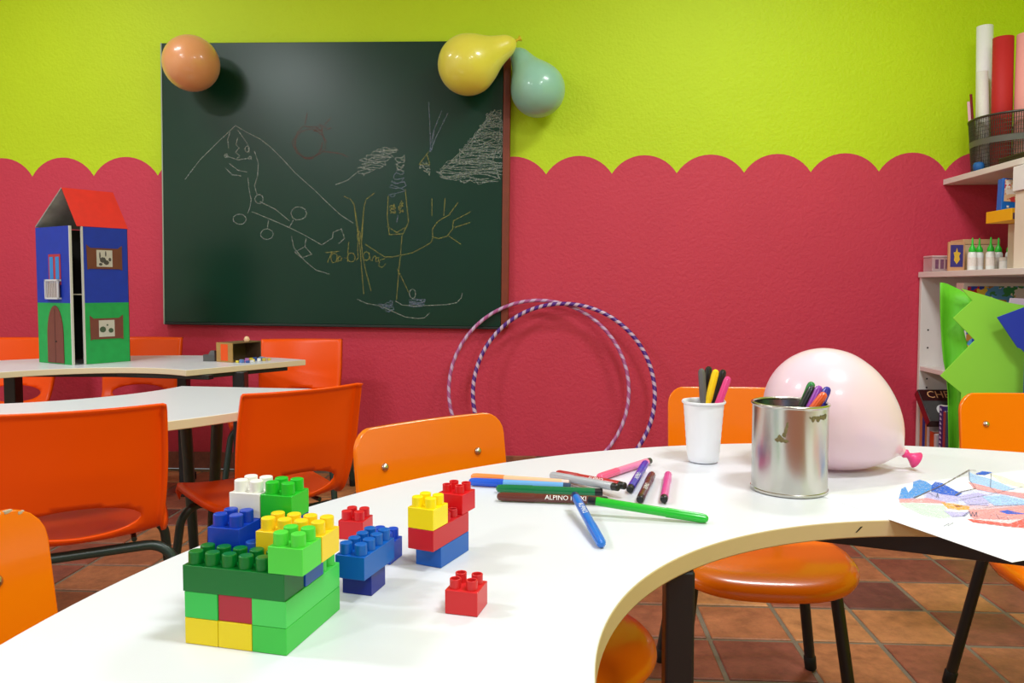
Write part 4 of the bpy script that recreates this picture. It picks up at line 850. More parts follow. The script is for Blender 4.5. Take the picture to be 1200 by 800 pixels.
cup_pen('pink pen leaning right in the white cup', -0.011, -0.0155, 0.0405, -0.010, (226, 60, 130), 0.144, 0.003)

# ------------------------------------------------------------------ tin can with pens
M_TIN = bpy.data.materials.new('tinplate'); M_TIN.use_nodes = True
_b = M_TIN.node_tree.nodes['Principled BSDF']; _b.inputs['Metallic'].default_value = 1.0; _b.inputs['Base Color'].default_value = lin((196, 193, 186))
_N = M_TIN.node_tree.nodes; _L = M_TIN.node_tree.links
_n = _N.new('ShaderNodeTexNoise'); _n.inputs['Scale'].default_value = 30; _n.inputs['Detail'].default_value = 6
_t = _N.new('ShaderNodeTexCoord'); _mp = _N.new('ShaderNodeMapping'); _mp.inputs['Scale'].default_value = (1, 1, 0.25)
_L.new(_t.outputs['Object'], _mp.inputs[0]); _L.new(_mp.outputs[0], _n.inputs['Vector'])
_r = _N.new('ShaderNodeMapRange'); _r.inputs[3].default_value = 0.14; _r.inputs[4].default_value = 0.34
_L.new(_n.outputs['Fac'], _r.inputs[0]); _L.new(_r.outputs[0], _b.inputs['Roughness'])
CX, CY = 0.3335, 1.1265
can = thing('tin_can', 'open silver metal tin can holding pens, in front of the pink balloon', 'can', (CX, CY, TT))
cr, chh = 0.0520, 0.127
MB().open_lathe([(0.0, 0.004), (cr-0.003, 0.004), (cr-0.001, 0.001), (cr+0.0012, 0.0015), (cr+0.0012, 0.0045), (cr, 0.0055), (cr, chh-0.006), (cr+0.0005, chh-0.004), (cr-0.0008, chh-0.003), (cr-0.0012, 0.0065), (0.0, 0.0065)], 72).build('body', M_TIN, can, smooth=40)
rim = []
for i in range(72):
    a = 2*math.pi*i/72; rim.append((cr*math.cos(a)*0.995, cr*math.sin(a)*0.995, chh-0.002))
MB().tube(rim, 0.0024, 8, closed=True).build('rim', M_TIN, can, smooth=180)
M_GLUE = mat('dried_glue', (112, 100, 62), 0.8, var=0.5, vscale=200, bump=0.0006, bscale=300)
rr = random.Random(5)
def residue(pts):
    mb = MB()
    for ang, z, w, h in pts:
        c0 = Vector((0, 0))
        poly = [(w*math.cos(k*0.785)*rr.uniform(0.6, 1.2), h*math.sin(k*0.785)*rr.uniform(0.6, 1.2)) for k in range(8)]
        V = []
        for dx, dz in poly:
            a = R(ang)+dx/cr; V.append(((cr+0.0004)*math.cos(a), (cr+0.0004)*math.sin(a), z+dz))
        V.append(((cr+0.0009)*math.cos(R(ang)), (cr+0.0009)*math.sin(R(ang)), z))
        mb.add(V, [(8, k, (k+1) % 8) for k in range(8)])
    return mb.build('glue_residue', M_GLUE, can, fix=False)
residue([(248, 0.094, 0.0022, 0.006), (250, 0.102, 0.0018, 0.005), (246, 0.087, 0.003, 0.004), (242, 0.081, 0.005, 0.004), (236, 0.080, 0.004, 0.003), (248, 0.079, 0.004, 0.003), (239, 0.085, 0.003, 0.003)])
residue([(288, 0.110, 0.003, 0.004), (293, 0.112, 0.003, 0.003), (298, 0.110, 0.004, 0.004), (304, 0.112, 0.003, 0.003), (310, 0.111, 0.004, 0.004), (316, 0.112, 0.003, 0.005), (284, 0.112, 0.002, 0.002)])
GT = 'pens in the tin can'
CC = Vector((CX, CY, TT+0.008))
def lean(label, top, base, rgb, cap=None, length=PL):
    return pen_in(label, base, top, rgb, cap, GT, length)
def can_pen(label, bx, by, tx, ty, tz, rgb, bz=0.004, length=PL):
    lean(label, (CX+tx, CY+ty, tz), (CX+bx, CY+by, TT+0.008+bz), rgb, None, length)
can_pen('black pen in the tin can', -0.026, 0.020, 0.042, 0.012, 0.742, (24, 32, 30))
can_pen('green pen in the tin can', -0.012, 0.030, 0.040, 0.024, 0.737, (40, 130, 60))
can_pen('purple pen in the tin can', -0.016, 0.006, 0.050, 0.008, 0.742, (150, 60, 170))
can_pen('dark blue pen in the tin can, rightmost', -0.008, -0.012, 0.056, -0.004, 0.740, (44, 40, 150))
can_pen('orange pen lying slanted across the tin can opening', -0.036, 0.006, 0.037, -0.020, 0.716, (232, 92, 34), 0.010)
can_pen('light blue pen with its end just showing in the tin can', 0.000, 0.026, 0.008, -0.031, 0.700, (60, 140, 214), 0.002, 0.123)

# ------------------------------------------------------------------ child's drawing
pp = thing('drawing_paper', 'white paper with a crayon drawing in blue and red, hanging over the table edge', 'paper', (0.4804, 0.8363, TT+0.0001), R(23.6))
MB().box((0, 0, 0), (0.42, 0.29, 0.0004)).build('sheet', mat('drawing_paper', (230, 231, 235), 0.85, var=0.01), pp)
def crayon(rgb, dens):
    m = chalk_mat('crayon', rgb, dens)
    for n_ in m.node_tree.nodes:
        if n_.type == 'TEX_NOISE': n_.inputs['Scale'].default_value = 420
    return m
CR = {'sky_blue': ((70, 150, 226), 0.8), 'blue': ((40, 96, 206), 0.9), 'lilac': ((196, 188, 232), 0.8), 'coral': ((246, 160, 158), 0.75), 'wash_lilac': ((206, 206, 240), 0.5), 'wash_pink': ((248, 196, 196), 0.5), 'mint': ((206, 224, 206), 0.6), 'amber': ((240, 170, 60), 0.7),
      'brown': ((150, 80, 30), 0.8), 'pale_blue': ((170, 204, 244), 0.85), 'cream': ((246, 240, 206), 0.6), 'red': ((242, 96, 82), 0.85), 'brown_line': ((110, 98, 90), 0.9), 'grey_line': ((100, 104, 124), 0.7)}
CRM = {k: crayon(*v) for k, v in CR.items()}
names = list(CRM)
mb = MB()
for i, (c, pts) in enumerate(PAPER_FILLS):
    mb.add([(x, y, 0.0005+0.00004*i) for x, y in pts], [tuple(range(len(pts)))], names.index(c))
o = mb.build('crayon_fill', [CRM[k] for k in names], pp, fix=False); o['label'] = 'crayon filled shapes in blue, red, lilac and orange'
mb = MB()
for c, pts in PAPER_LINES:
    ribbon(mb, pts, 0.0022 if c == 'brown_line' else 0.0010, 0.0014, names.index(c))
o = mb.build('pencil_line', [CRM[k] for k in names], pp, fix=False); o['label'] = 'grey pencil outlines'

# ------------------------------------------------------------------ cardboard house on the far table
cb = (100, 86, 66)
hx, hy = -1.822, 2.803
hs = thing('cardboard_house', 'tall painted cardboard house, blue above and green below, with red roof', 'toy house', (hx, hy, TT+0.0005))
M_HB = mat('blue_poster_paint', (10, 50, 170), 0.6, var=0.15, vscale=30); M_HG = mat('green_poster_paint', (18, 160, 74), 0.6, var=0.2, vscale=34)
M_HR = mat('red_poster_paint', (222, 40, 22), 0.6, var=0.12, vscale=30); M_CARD = mat('raw_cardboard', (172, 164, 146), 0.8, var=0.2, vscale=40)
M_HBR = mat('brown_poster_paint', (116, 58, 46), 0.65, var=0.12, vscale=40); M_IN = mat('grey_cardboard_inside', (176, 176, 168), 0.85, var=0.55, vscale=16)
al, ar = R(180-27.4), R(57)
def wallframe(a, start, flip):
    """matrix: local x along the wall away from the open corner, z up, y inwards"""
    d = Vector((math.cos(a), math.sin(a), 0)); nrm = Vector((-d.y, d.x, 0))
    if flip: nrm = -nrm
    return Matrix(((d.x, nrm.x, 0, start[0]), (d.y, nrm.y, 0, start[1]), (0, 0, 1, 0), (0, 0, 0, 1)))
TLw = wallframe(al, (0.012, -0.007), True); TRw = wallframe(ar, (0.043, 0.022), False)
WL, WR, HE, HM = 0.228, 0.170, 0.520, 0.232; ct = 0.006
for T, W, nm in ((TLw, WL, 'gable'), (TRw, WR, 'side')):
    MB().box((0.003, 0, 0), (W, ct, HM), 0, T).build('green_wall', M_HG, hs)
    MB().box((0.003, 0, HM), (W, ct, HE), 0, T).build('blue_wall', M_HB, hs)
    MB().box((-0.003, -0.0008, 0), (0.003, ct+0.001, HE), 0, T).build('cut_edge', P((206, 204, 196), 0.8), hs)
cL = Vector((0.012, -0.007, 0)) + TLw.to_3x3() @ Vector((WL, 0, 0)); cR = Vector((0.043, 0.022, 0)) + TRw.to_3x3() @ Vector((WR, 0, 0))
cF = cL + (TRw.to_3x3() @ Vector((WR, 0, 0)))*1.12
def vwall(a, b, name, m):
    d = (b-a); L_ = d.length; ang = math.atan2(d.y, d.x)
    MB().box((0.001, -ct/2, 0), (L_-0.001, ct/2, HE), 0, Matrix.Translation(a) @ Matrix.Rotation(ang, 4, 'Z')).build(name, m, hs)
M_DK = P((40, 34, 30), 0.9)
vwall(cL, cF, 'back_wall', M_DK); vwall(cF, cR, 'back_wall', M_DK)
# gable end painted door and balcony window
def arch(w, h, n=14):
    o = [(-w/2, 0), (w/2, 0), (w/2, h*0.45)]
    for k in range(1, n): 
        a = math.pi*k/n; o.append((w/2*math.cos(a), h*0.45+h*0.55*math.sin(a)))
    o.append((-w/2, h*0.45)); return o
TP = Matrix(((1,0,0,0),(0,0,-1,0),(0,1,0,0),(0,0,0,1)))
def onwall(T, x, z): return T @ Matrix.Translation((x, -0.0003, z)) @ TP
dr = MB().prism(arch(0.108, 0.218), 0, 0.0025, 0, onwall(TLw, 0.107, 0.004)).build('painted_door', M_HBR, hs)
MB().box((-0.0008, 0, 0.0025), (0.0008, 0.205, 0.0032), 0, onwall(TLw, 0.107, 0.004)).build('door_gap', P((70, 36, 30), 0.7), dr)
MB().lathe([(0.003, 0), (0.003, 0.003), (0, 0.004)], 10, 0, onwall(TLw, 0.100, 0.086) @ Matrix.Translation((0, 0, 0.0025))).build('door_knob', P((40, 26, 22), 0.5), dr)
T = onwall(TLw, 0.100, 0.310)
wn = MB().box((-0.040, -0.01, 0), (0.040, 0.106, 0.002), 0, T).build('balcony_window', P((176, 44, 60), 0.6), hs)
for sx in (-1, 1): MB().box((sx*0.020-0.012, -0.008, 0.002), (sx*0.020+0.012, 0.096, 0.003), 0, T).build('pane', P((44, 132, 206), 0.5), wn)
T = onwall(TLw, 0.105, 0.246)
bal = MB()
bal.box((-0.046, 0, 0.001), (0.046, 0.006, 0.014), 0, T); bal.box((-0.046, 0.068, 0.010), (0.046, 0.075, 0.014), 0, T)
for sx in (-0.043, 0.043): bal.box((sx-0.003, 0, 0.010), (sx+0.003, 0.074, 0.014), 0, T); bal.box((sx-0.003, 0.068, 0.001), (sx+0.003, 0.075, 0.014), 0, T)
bo = bal.build('balcony', P((206, 206, 210), 0.7), hs)
mb = MB(); 
for k in range(9): mb.box((-0.036+0.009*k-0.0012, 0.006, 0.0105), (-0.036+0.009*k+0.0012, 0.068, 0.013), 0, T)
mb.build('balcony_bars', P((214, 206, 204), 0.7), bo); MB().box((-0.040, 0.006, 0.0035), (0.040, 0.060, 0.007), 0, T).build('balcony_back', P((124, 100, 92), 0.8), bo)
# side wall windows with brown shutters
def shutter_window(x, z, sc, name, blob):
    T = onwall(TRw, x, z) @ Matrix.Diagonal((1.1, 1.18, 1, 1))
    o = [(-0.052, -0.036), (-0.046, -0.033), (0.046, -0.033), (0.055, -0.037), (0.055, 0.044), (0.042, 0.034), (-0.042, 0.034), (-0.054, 0.044)]
    f = MB().prism([(a*sc, b) for a, b in o], 0, 0.002, 0, T).build(name, M_HBR if blob else P((110, 58, 34), 0.65, var=0.15, vscale=30), hs)
    MB().box((-0.027, -0.026, 0.002), (0.027, 0.028, 0.0028), 0, T).build('window_paper', P((196, 190, 178), 0.8, var=0.1, vscale=60), f)
    mbb = MB()
    if blob:
        for bx, bz, br in ((-0.014, -0.002, 0.010), (0.014, -0.006, 0.008), (0.002, 0.012, 0.003)):
            mbb.prism([(bx+br*math.cos(k*0.7)*1.1, bz+br*math.sin(k*0.7)) for k in range(9)], 0.0028, 0.0033, 0, T)
        mbb.build('painted_flower_pot', P((66, 84, 62), 0.8), f)
    else:
        for bx, bz, w_, h_ in ((-0.006, -0.004, 0.014, 0.012), (0.006, -0.012, 0.012, 0.010), (-0.016, 0.010, 0.003, 0.016), (0.004, 0.016, 0.003, 0.012), (0.018, -0.002, 0.006, 0.008), (-0.014, -0.018, 0.008, 0.006)):
            mbb.prism([(bx+w_*math.cos(k*0.9)*0.8, bz+h_*math.sin(k*0.9)*0.8) for k in range(7)], 0.0028, 0.0033, 0, T)
        mbb.build('painted_cat', P((78, 74, 68), 0.8), f)
shutter_window(0.080, 0.400, 1.12, 'shuttered_window', False)
shutter_window(0.082, 0.132, 1.05, 'shuttered_window', True)
# roof: two card slopes over an open gable
up = Vector((0, 0, 1)); rd = (TRw.to_3x3() @ Vector((1, 0, 0)))
pL = cL + up*(HE+0.002); pN = Vector((0.028, 0.008, HE+0.002)); ap = pL.lerp(pN, 0.68) + up*0.142 
dpt = rd*0.192
def slope(a, b, nm, m0, m1):
    n_ = (b-a).cross(dpt).normalized()
    if n_.z < 0: n_ = -n_
    th_ = 0.004
    V = [a, b, b+dpt, a+dpt]; V = [tuple(p) for p in V] + [tuple(p+n_*th_) for p in V]
    mb = MB(); mb.add(V, [(0,3,2,1)], 1); k = len(mb.f)
    for f in [(4,5,6,7),(0,1,5,4),(1,2,6,5),(2,3,7,6),(3,0,4,7)]: mb.f.append(list(f)); mb.m.append(0)
    mb.build(nm, [m0, m1], hs)
slope(pN + Vector((0.004, 0.0, -0.004)), ap, 'roof_panel', M_HR, M_IN)
slope(pL, ap - up*0.001, 'roof_panel', P((150, 152, 146), 0.8, var=0.3, vscale=20), M_IN)
# upper floor of the house, seen as a thin line through the open corner
MB().add([tuple(p+up*0.262) for p in (Vector((0.0, 0.012, 0)), Vector((0.04, 0.03, 0)), cR+Vector((-0.02, 0.0, 0)), cF*0.96, cL*0.94+Vector((0.012, 0, 0)))] + [tuple(p+up*0.266) for p in (Vector((0.0, 0.012, 0)), Vector((0.04, 0.03, 0)), cR+Vector((-0.02, 0.0, 0)), cF*0.96, cL*0.94+Vector((0.012, 0, 0)))],
         [(4,3,2,1,0),(5,6,7,8,9),(0,1,6,5),(1,2,7,6),(2,3,8,7),(3,4,9,8),(4,0,5,9)]).build('upper_floor', M_CARD, hs)

# ------------------------------------------------------------------ little box with scraps
bx = thing('cardboard_box', 'small open cardboard box with an orange square, on the far table', 'box', (-1.254, 2.926, TT+0.0004), R(66))
LB, DB, HB = 0.150, 0.086, 0.076; tk = 0.004
MB().box((0, 0, 0), (tk, DB, HB)).build('front_panel', P((176, 136, 76), 0.8, var=0.15, vscale=30), bx)
MB().box((-0.0006, 0.024, 0.006), (0.0, 0.062, HB-0.006)).build('orange_patch', P((240, 84, 10), 0.6), bx)
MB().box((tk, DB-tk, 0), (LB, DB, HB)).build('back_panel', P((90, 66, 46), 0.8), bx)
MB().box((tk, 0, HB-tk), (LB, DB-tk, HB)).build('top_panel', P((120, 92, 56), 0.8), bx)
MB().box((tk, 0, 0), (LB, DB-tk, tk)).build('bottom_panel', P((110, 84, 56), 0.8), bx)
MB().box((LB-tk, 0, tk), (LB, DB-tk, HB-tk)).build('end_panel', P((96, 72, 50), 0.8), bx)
tag(MB().lathe([(0.009, 0), (0.012, 0.008), (0.008, 0.017), (0.0, 0.021)], 14).build('wooden_bead', P((240, 200, 160), 0.5), smooth=60, loc=(-1.232, 3.015, TT+HB+0.001)), 'pale bead on top of the little cardboard box', 'bead')
cols = [(230, 210, 60), (90, 130, 200), (190, 120, 190), (236, 236, 236), (60, 90, 170), (220, 190, 80), (170, 190, 220)]
cn = ['yellow', 'blue', 'mauve', 'white', 'navy', 'ochre', 'pale blue']
d66 = Vector((math.cos(R(66)), math.sin(R(66)))); n66 = Vector((d66.y, -d66.x))
sc0 = None; rs = random.Random(11)
spots = []
while len(spots) < 16:
    p = Vector((-1.254, 2.926)) + d66*rs.uniform(0.012, 0.138) + n66*(0.004+rs.uniform(0.010, 0.052))
    if all((p-q).length > 0.0195 for q in spots): spots.append(p)
for i, p in enumerate(spots):
    s_ = rs.uniform(0.0055, 0.0068)
    o = MB().box((-s_, -s_, 0), (s_, s_, s_*rs.uniform(1.2, 2.4))).build('plastic_bead', P(cols[i % len(cols)], 0.4), bevel=0.0012)
    o.location = (p.x, p.y, TT+0.0003); o.rotation_euler = (0, 0, rs.uniform(0, 3))
    tag(o, cn[i % len(cols)] + ' bead spilled in front of the little cardboard box', 'bead', cn[i % len(cols)] + ' beads spilled from the little box')
tag(MB().box((-0.024, -0.012, 0), (0.022, 0.012, 0.026)).add([(-0.004,-0.012,0.026),(0.022,-0.012,0.026),(0.022,0.012,0.026),(-0.004,0.012,0.026),(0.004,-0.008,0.042),(0.020,-0.008,0.042),(0.020,0.008,0.042),(0.004,0.008,0.042)],
    [(0,1,5,4),(1,2,6,5),(2,3,7,6),(3,0,4,7),(4,5,6,7)]).build('toy_car', P((84, 84, 84), 0.5), loc=(-1.368, 2.985, TT+0.0004)), 'small grey toy beside the little cardboard box', 'toy')

# ------------------------------------------------------------------ low shelf unit along the right wall
SX0, SX1, SY0, SY1 = 1.626, 2.195, 2.25, 3.612
ST = 0.940
su = thing('shelf_unit', 'white open shelf unit along the right wall', 'shelf', (SX0, SY1, 0))
def sb(name, lo, hi, m=M_WHITEBOARD_MELAMINE, bevel=0.0015):
    return MB().box((lo[0]-SX0, lo[1]-SY1, lo[2]), (hi[0]-SX0, hi[1]-SY1, hi[2]), 0).build(name, m, su, bevel=bevel)
sb('top_board', (SX0, SY0, ST-0.024), (SX1, SY1, ST))
for y0 in (SY1-0.02, 2.60, SY0):
    p = sb('side_panel', (SX0+0.006, y0, 0.0), (SX1, y0+0.02, ST-0.0245))
    if y0 > 3.5:
        for z in (0.36, 0.42, 0.46, 0.60, 0.68):
            MB().lathe([(0.004, 0.0), (0.0042, 0.0006), (0.0, 0.0008)], 10, 0, align((0.04, y0-SY1-0.0002, z), (0, -1, 0))).build('peg_hole', P((60, 56, 54), 0.8), p)
sb('back_panel', (SX1-0.008, SY0+0.02, 0.0), (SX1, SY1-0.0205, ST-0.0245))
for z in (0.497, 0.085):
    sb('inner_shelf', (SX0+0.008, 2.621, z), (SX1-0.009, SY1-0.0205, z+0.02)); sb('inner_shelf', (SX0+0.008, SY0+0.021, z), (SX1-0.009, 2.599, z+0.02))

ws = thing('wall_shelf', 'white upper shelf board high on the right wall', 'shelf', (1.727, WY-0.002, 1.33))
MB().box((0, -1.15, 0), (XR-0.002-1.727, 0, 0.024)).build('board', M_WHITEBOARD_MELAMINE, ws, bevel=0.0015)
for y in (-0.35, -1.0):
    b_ = MB().box((0.30, y-0.012, -0.18), (XR-0.003-1.727, y+0.012, -0.0005)).build('bracket', P((210, 206, 200), 0.5), ws, bevel=0.002)

# wire basket with paper rolls on the upper shelf
BX, BY, BZ = 1.937, 3.405, 1.3545
bk = thing('wire_basket', 'round black wire mesh basket on the upper shelf, holding paper rolls', 'basket', (BX, BY, BZ))
M_WIRE = mat('black_wire', (78, 75, 70), 0.4, metal=0.6)
def brad(z): return 0.176 + 0.016*z/0.22
mb = MB()
for k in range(150):
    a = 2*math.pi*k/150
    mb.tube([(brad(0.004)*math.cos(a), brad(0.004)*math.sin(a), 0.004), (brad(0.218)*math.cos(a), brad(0.218)*math.sin(a), 0.218)], 0.0016, 4)
for j in range(14):
    z = 0.010+0.0155*j
    mb.tube([(brad(z)*math.cos(2*math.pi*k/48), brad(z)*math.sin(2*math.pi*k/48), z) for k in range(48)], 0.0011, 4, closed=True)
o = mb.build('wire_mesh', M_WIRE, bk, fix=False); o['kind'] = 'stuff'
for z, nm, r_ in ((0.220, 'rim', 0.005), (0.003, 'base_ring', 0.003)):
    MB().tube([(brad(z)*math.cos(2*math.pi*k/64), brad(z)*math.sin(2*math.pi*k/64), z) for k in range(64)], r_, 8, closed=True).build(nm, M_WIRE, bk, smooth=180)
z0_, z1_ = 0.108, 0.132
MB().open_lathe([(brad(z0_)+0.002, z0_), (brad(z1_)+0.003, z1_), (brad(z1_)+0.001, z1_), (brad(z0_)+0.0005, z0_), (brad(z0_)+0.002, z0_)], 64).build('band', P((96, 96, 88), 0.4), bk, smooth=60)
MB().lathe([(0.172, 0.002), (0.172, 0.004)], 48).build('base_plate', M_WIRE, bk)
def roll(label, x, y, h, r, rgb, lx=0.0, ly=0.0, turns=2.2):
    """paper rolled into an open spiral tube"""
    n = 60; pts = []
    for k in range(n+1):
        a = turns*2*math.pi*k/n; rr_ = r*(0.80+0.20*k/n)
        pts.append((rr_*math.cos(a), rr_*math.sin(a)))
    V = [(px, py, 0) for px, py in pts] + [(px+lx, py+ly, h) for px, py in pts]
    o = MB().add(V, [(k, k+1, n+2+k, n+1+k) for k in range(n)]).build('paper_roll', P(rgb, 0.7, var=0.03), smooth=180, fix=False)
    s_ = o.modifiers.new('thickness', 'SOLIDIFY'); s_.thickness = 0.0012
    o.location = (x, y, BZ+0.006)
    return tag(o, label, 'paper roll', 'paper rolls in the wire basket')
roll('tall white paper roll in the wire basket', 1.818, 3.462, 0.615, 0.0330, (236, 234, 232), -0.012, 0)
roll('shorter white paper roll in the wire basket, front left', 1.794, 3.402, 0.410, 0.0230, (226, 222, 212), -0.024, 0)
roll('red paper roll in the wire basket', 1.822, 3.342, 0.530, 0.0400, (186, 26, 28), -0.004, 0)
roll('pink paper roll in the wire basket, at the right edge', 1.890, 3.300, 0.530, 0.0440, (236, 160, 152), 0.004, 0)
roll('thin pink paper roll leaning out at the left of the wire basket', 1.797, 3.502, 0.310, 0.0060, (232, 176, 190), -0.028, 0, 1.5)
roll('thin dark red paper roll at the left of the wire basket', 1.815, 3.516, 0.345, 0.0055, (140, 26, 40), -0.030, 0, 1.5)
# bits in front of the basket
tag(MB().lathe([(0.0, 0), (0.016, 0.002), (0.022, 0.012), (0.022, 0.026), (0.016, 0.036), (0.0, 0.039)], 20).build('yarn_ball', P((20, 90, 160), 0.6, bump=0.002, bscale=200), smooth=180, loc=(1.753, 3.375, BZ+0.0003)), 'small blue ball on the upper shelf, left of the wire basket', 'ball')
tag(MB().box((0, -0.28, 0), (0.04, 0.0, 0.012)).box((0.0, -0.28, 0.012), (0.006, 0, 0.022)).box((0.034, -0.28, 0.012), (0.04, 0, 0.022)).build('black_tray', P((24, 24, 24), 0.4), bevel=0.002, loc=(1.735, 3.20, BZ+0.0003)), 'black tray lying on the front of the upper shelf', 'tray')

# things standing on the low shelf
TS = ST+0.0006
cbx = thing('plastic_box', 'small clear pinkish plastic box at the corner of the low shelf', 'box', (1.634, 3.500, TS))
m_clear = mat('clear_pinkish_plastic', (226, 200, 200), 0.25, alpha=0.55)
MB().box((0, 0, 0), (0.084, 0.085, 0.060)).build('body', m_clear, cbx, bevel=0.003); MB().box((-0.001, -0.001, 0.0605), (0.085, 0.086, 0.070)).build('lid', P((206, 176, 178), 0.4), cbx, bevel=0.003)
for k in range(3): MB().box((0.012+0.022*k, -0.0012, 0.012), (0.026+0.022*k, -0.0003, 0.052)).build('printed_mark', P((120, 72, 100), 0.7, var=0.5, vscale=90), cbx)
fr = thing('picture_card', 'small wooden framed card with a yellow figure on purple, on the low shelf', 'picture', (1.672, 3.440, TS), R(-6))
MB().box((0, 0, 0), (0.066, 0.014, 0.125)).build('frame', P((206, 150, 108), 0.7, var=0.15, vscale=30), fr, bevel=0.002)
MB().box((0.008, -0.001, 0.018), (0.058, -0.0002, 0.112)).build('purple_panel', P((58, 46, 122), 0.7), fr)
MB().prism([(0.033, 0.03), (0.046, 0.05), (0.042, 0.064), (0.048, 0.078), (0.037, 0.082), (0.033, 0.1), (0.029, 0.082), (0.020, 0.08), (0.024, 0.062), (0.022, 0.048)], 0.001, 0.0016, 0, TP).build('yellow_figure', P((222, 176, 50), 0.7), fr)
wb = thing('wooden_box', 'pale wooden box behind the glue bottles on the low shelf', 'box', (1.752, 3.475, TS))
MB().box((0, 0, 0), (0.150, 0.11, 0.115)).build('body', P((222, 190, 150), 0.7, var=0.12, vscale=16), wb, bevel=0.002); MB().box((-0.002, -0.002, 0.1155), (0.152, 0.112, 0.138)).build('lid', P((214, 170, 124), 0.7, var=0.12, vscale=16), wb, bevel=0.002)
MB().box((0.02, -0.0012, 0.01), (0.07, -0.0003, 0.10)).build('paper_label', P((232, 222, 200), 0.8), wb)
GB = 'white glue bottles with green nozzles'
def glue(label, x, y, s_=1.0):
    t = thing('glue_bottle', label, 'glue bottle', (x, y, TS), group=GB)
    MB().lathe([(0.015, 0), (0.0170, 0.002), (0.0172, 0.068), (0.0150, 0.076), (0.0110, 0.079)], 20).build('bottle_body', P((236, 236, 232), 0.3), t, smooth=40)
    MB().lathe([(0.0130, 0.0795), (0.0135, 0.086), (0.0120, 0.095), (0.0070, 0.103), (0.0042, 0.110), (0.0028, 0.136), (0.0018, 0.138)], 18).build('nozzle_cap', P((44, 196, 50), 0.35), t, smooth=40)
    MB().open_lathe([(0.01745, 0.020), (0.01745, 0.056)], 20).build('paper_label', P((236, 222, 214), 0.6, var=0.25, vscale=90), t, smooth=40)
    return t
glue('white glue bottle with green nozzle, leftmost of the row on the low shelf', 1.737, 3.375)
glue('white glue bottle with green nozzle, second from the left on the low shelf', 1.776, 3.395)
glue('white glue bottle with green nozzle, third from the left, standing forward', 1.790, 3.335)
glue('white glue bottle with green nozzle, behind the white pot', 1.848, 3.385)
glue('white glue bottle with green nozzle, rightmost, beside the stacked cartons', 1.890, 3.375)
pt = thing('white_pot', 'small white pot in front of the glue bottles on the low shelf', 'pot', (1.830, 3.300, TS))
MB().lathe([(0.020, 0), (0.0215, 0.003), (0.0215, 0.036), (0.0190, 0.040)], 20).build('body', P((238, 238, 236), 0.4), pt, smooth=40)
MB().lathe([(0.0222, 0.0402), (0.0222, 0.052), (0.020, 0.054)], 20).build('lid', P((226, 220, 212), 0.4), pt, smooth=40)
c1 = thing('carton', 'beige carton on the low shelf, under the yellow box', 'box', (1.815, 3.06, TS))
MB().box((0, 0, 0), (0.22, 0.20, 0.185)).build('body', P((206, 194, 172), 0.75, var=0.08), c1, bevel=0.002)
for k in range(8): MB().box((0.006, -0.001, 0.03+0.018*k), (0.02, -0.0003, 0.04+0.018*k)).build('printed_mark', P((120, 112, 104), 0.8), c1)
yb = thing('yellow_box', 'yellow flat box lying on the beige carton, sticking out left', 'box', (1.722, 3.075, TS+0.1862), R(0))
MB().box((0, 0, 0), (0.24, 0.175, 0.046)).build('body', P((240, 178, 14), 0.5, var=0.06), yb, bevel=0.002)
MB().box((0.03, -0.001, 0.008), (0.10, -0.0003, 0.026)).build('paper_label', P((226, 200, 160), 0.7, var=0.3, vscale=120), yb); MB().box((0.006, -0.001, 0.004), (0.026, -0.0003, 0.028)).build('printed_mark', P((90, 60, 80), 0.7, var=0.5, vscale=140), yb)
bb = thing('game_box', 'blue game box with a colourful picture, standing on the yellow box', 'box', (1.728, 3.155, TS+0.2330), R(0)); bb.rotation_euler = (R(-4), R(4), 0)
MB().box((0, 0, 0), (0.15, 0.035, 0.125)).build('body', P((16, 104, 196), 0.4), bb, bevel=0.002)
def voro(name, cols_, scale):
    m = bpy.data.materials.new(name); m.use_nodes = True
    nt = m.node_tree; N = nt.nodes; L = nt.links
    v = N.new('ShaderNodeTexVoronoi'); v.inputs['Scale'].default_value = scale
    nz = N.new('ShaderNodeTexNoise'); nz.inputs['Scale'].default_value = scale*0.8
    tc = N.new('ShaderNodeTexCoord'); mxv = N.new('ShaderNodeMix'); mxv.data_type = 'VECTOR'; mxv.inputs[0].default_value = 0.12
    L.new(tc.outputs['Object'], mxv.inputs[4]); L.new(tc.outputs['Object'], nz.inputs['Vector']); L.new(nz.outputs['Color'], mxv.inputs[5]); L.new(mxv.outputs[1], v.inputs['Vector'])
    s = N.new('ShaderNodeSeparateColor'); L.new(v.outputs['Color'], s.inputs[0])
    r = N.new('ShaderNodeValToRGB'); r.color_ramp.interpolation = 'CONSTANT'
    el = r.color_ramp.elements; el[0].position = 0; el[0].color = lin(cols_[0]); el[1].position = 1/len(cols_); el[1].color = lin(cols_[1])
    for i, c in enumerate(cols_[2:], 2):
        e = el.new(i/len(cols_)); e.color = lin(c)
    L.new(s.outputs[0], r.inputs[0]); L.new(r.outputs[0], N['Principled BSDF'].inputs['Base Color']); N['Principled BSDF'].inputs['Roughness'].default_value = 0.45
    return m
MB().box((0.008, -0.001, 0.034), (0.142, -0.0003, 0.120)).build('cover_picture', voro('game_cover', [(230, 230, 226), (226, 190, 150), (120, 160, 60), (200, 60, 60), (236, 226, 214)], 34), bb)
MB().box((0.02, -0.001, 0.010), (0.028, -0.0003, 0.018)).build('printed_mark', P((236, 240, 244), 0.6), bb)
c2 = thing('carton', 'tall cream carton on the low shelf at the right edge', 'box', (1.712, 2.88, TS))
MB().box((0, 0, 0), (0.24, 0.155, 0.288)).build('body', P((226, 212, 194), 0.7, var=0.07), c2, bevel=0.002)
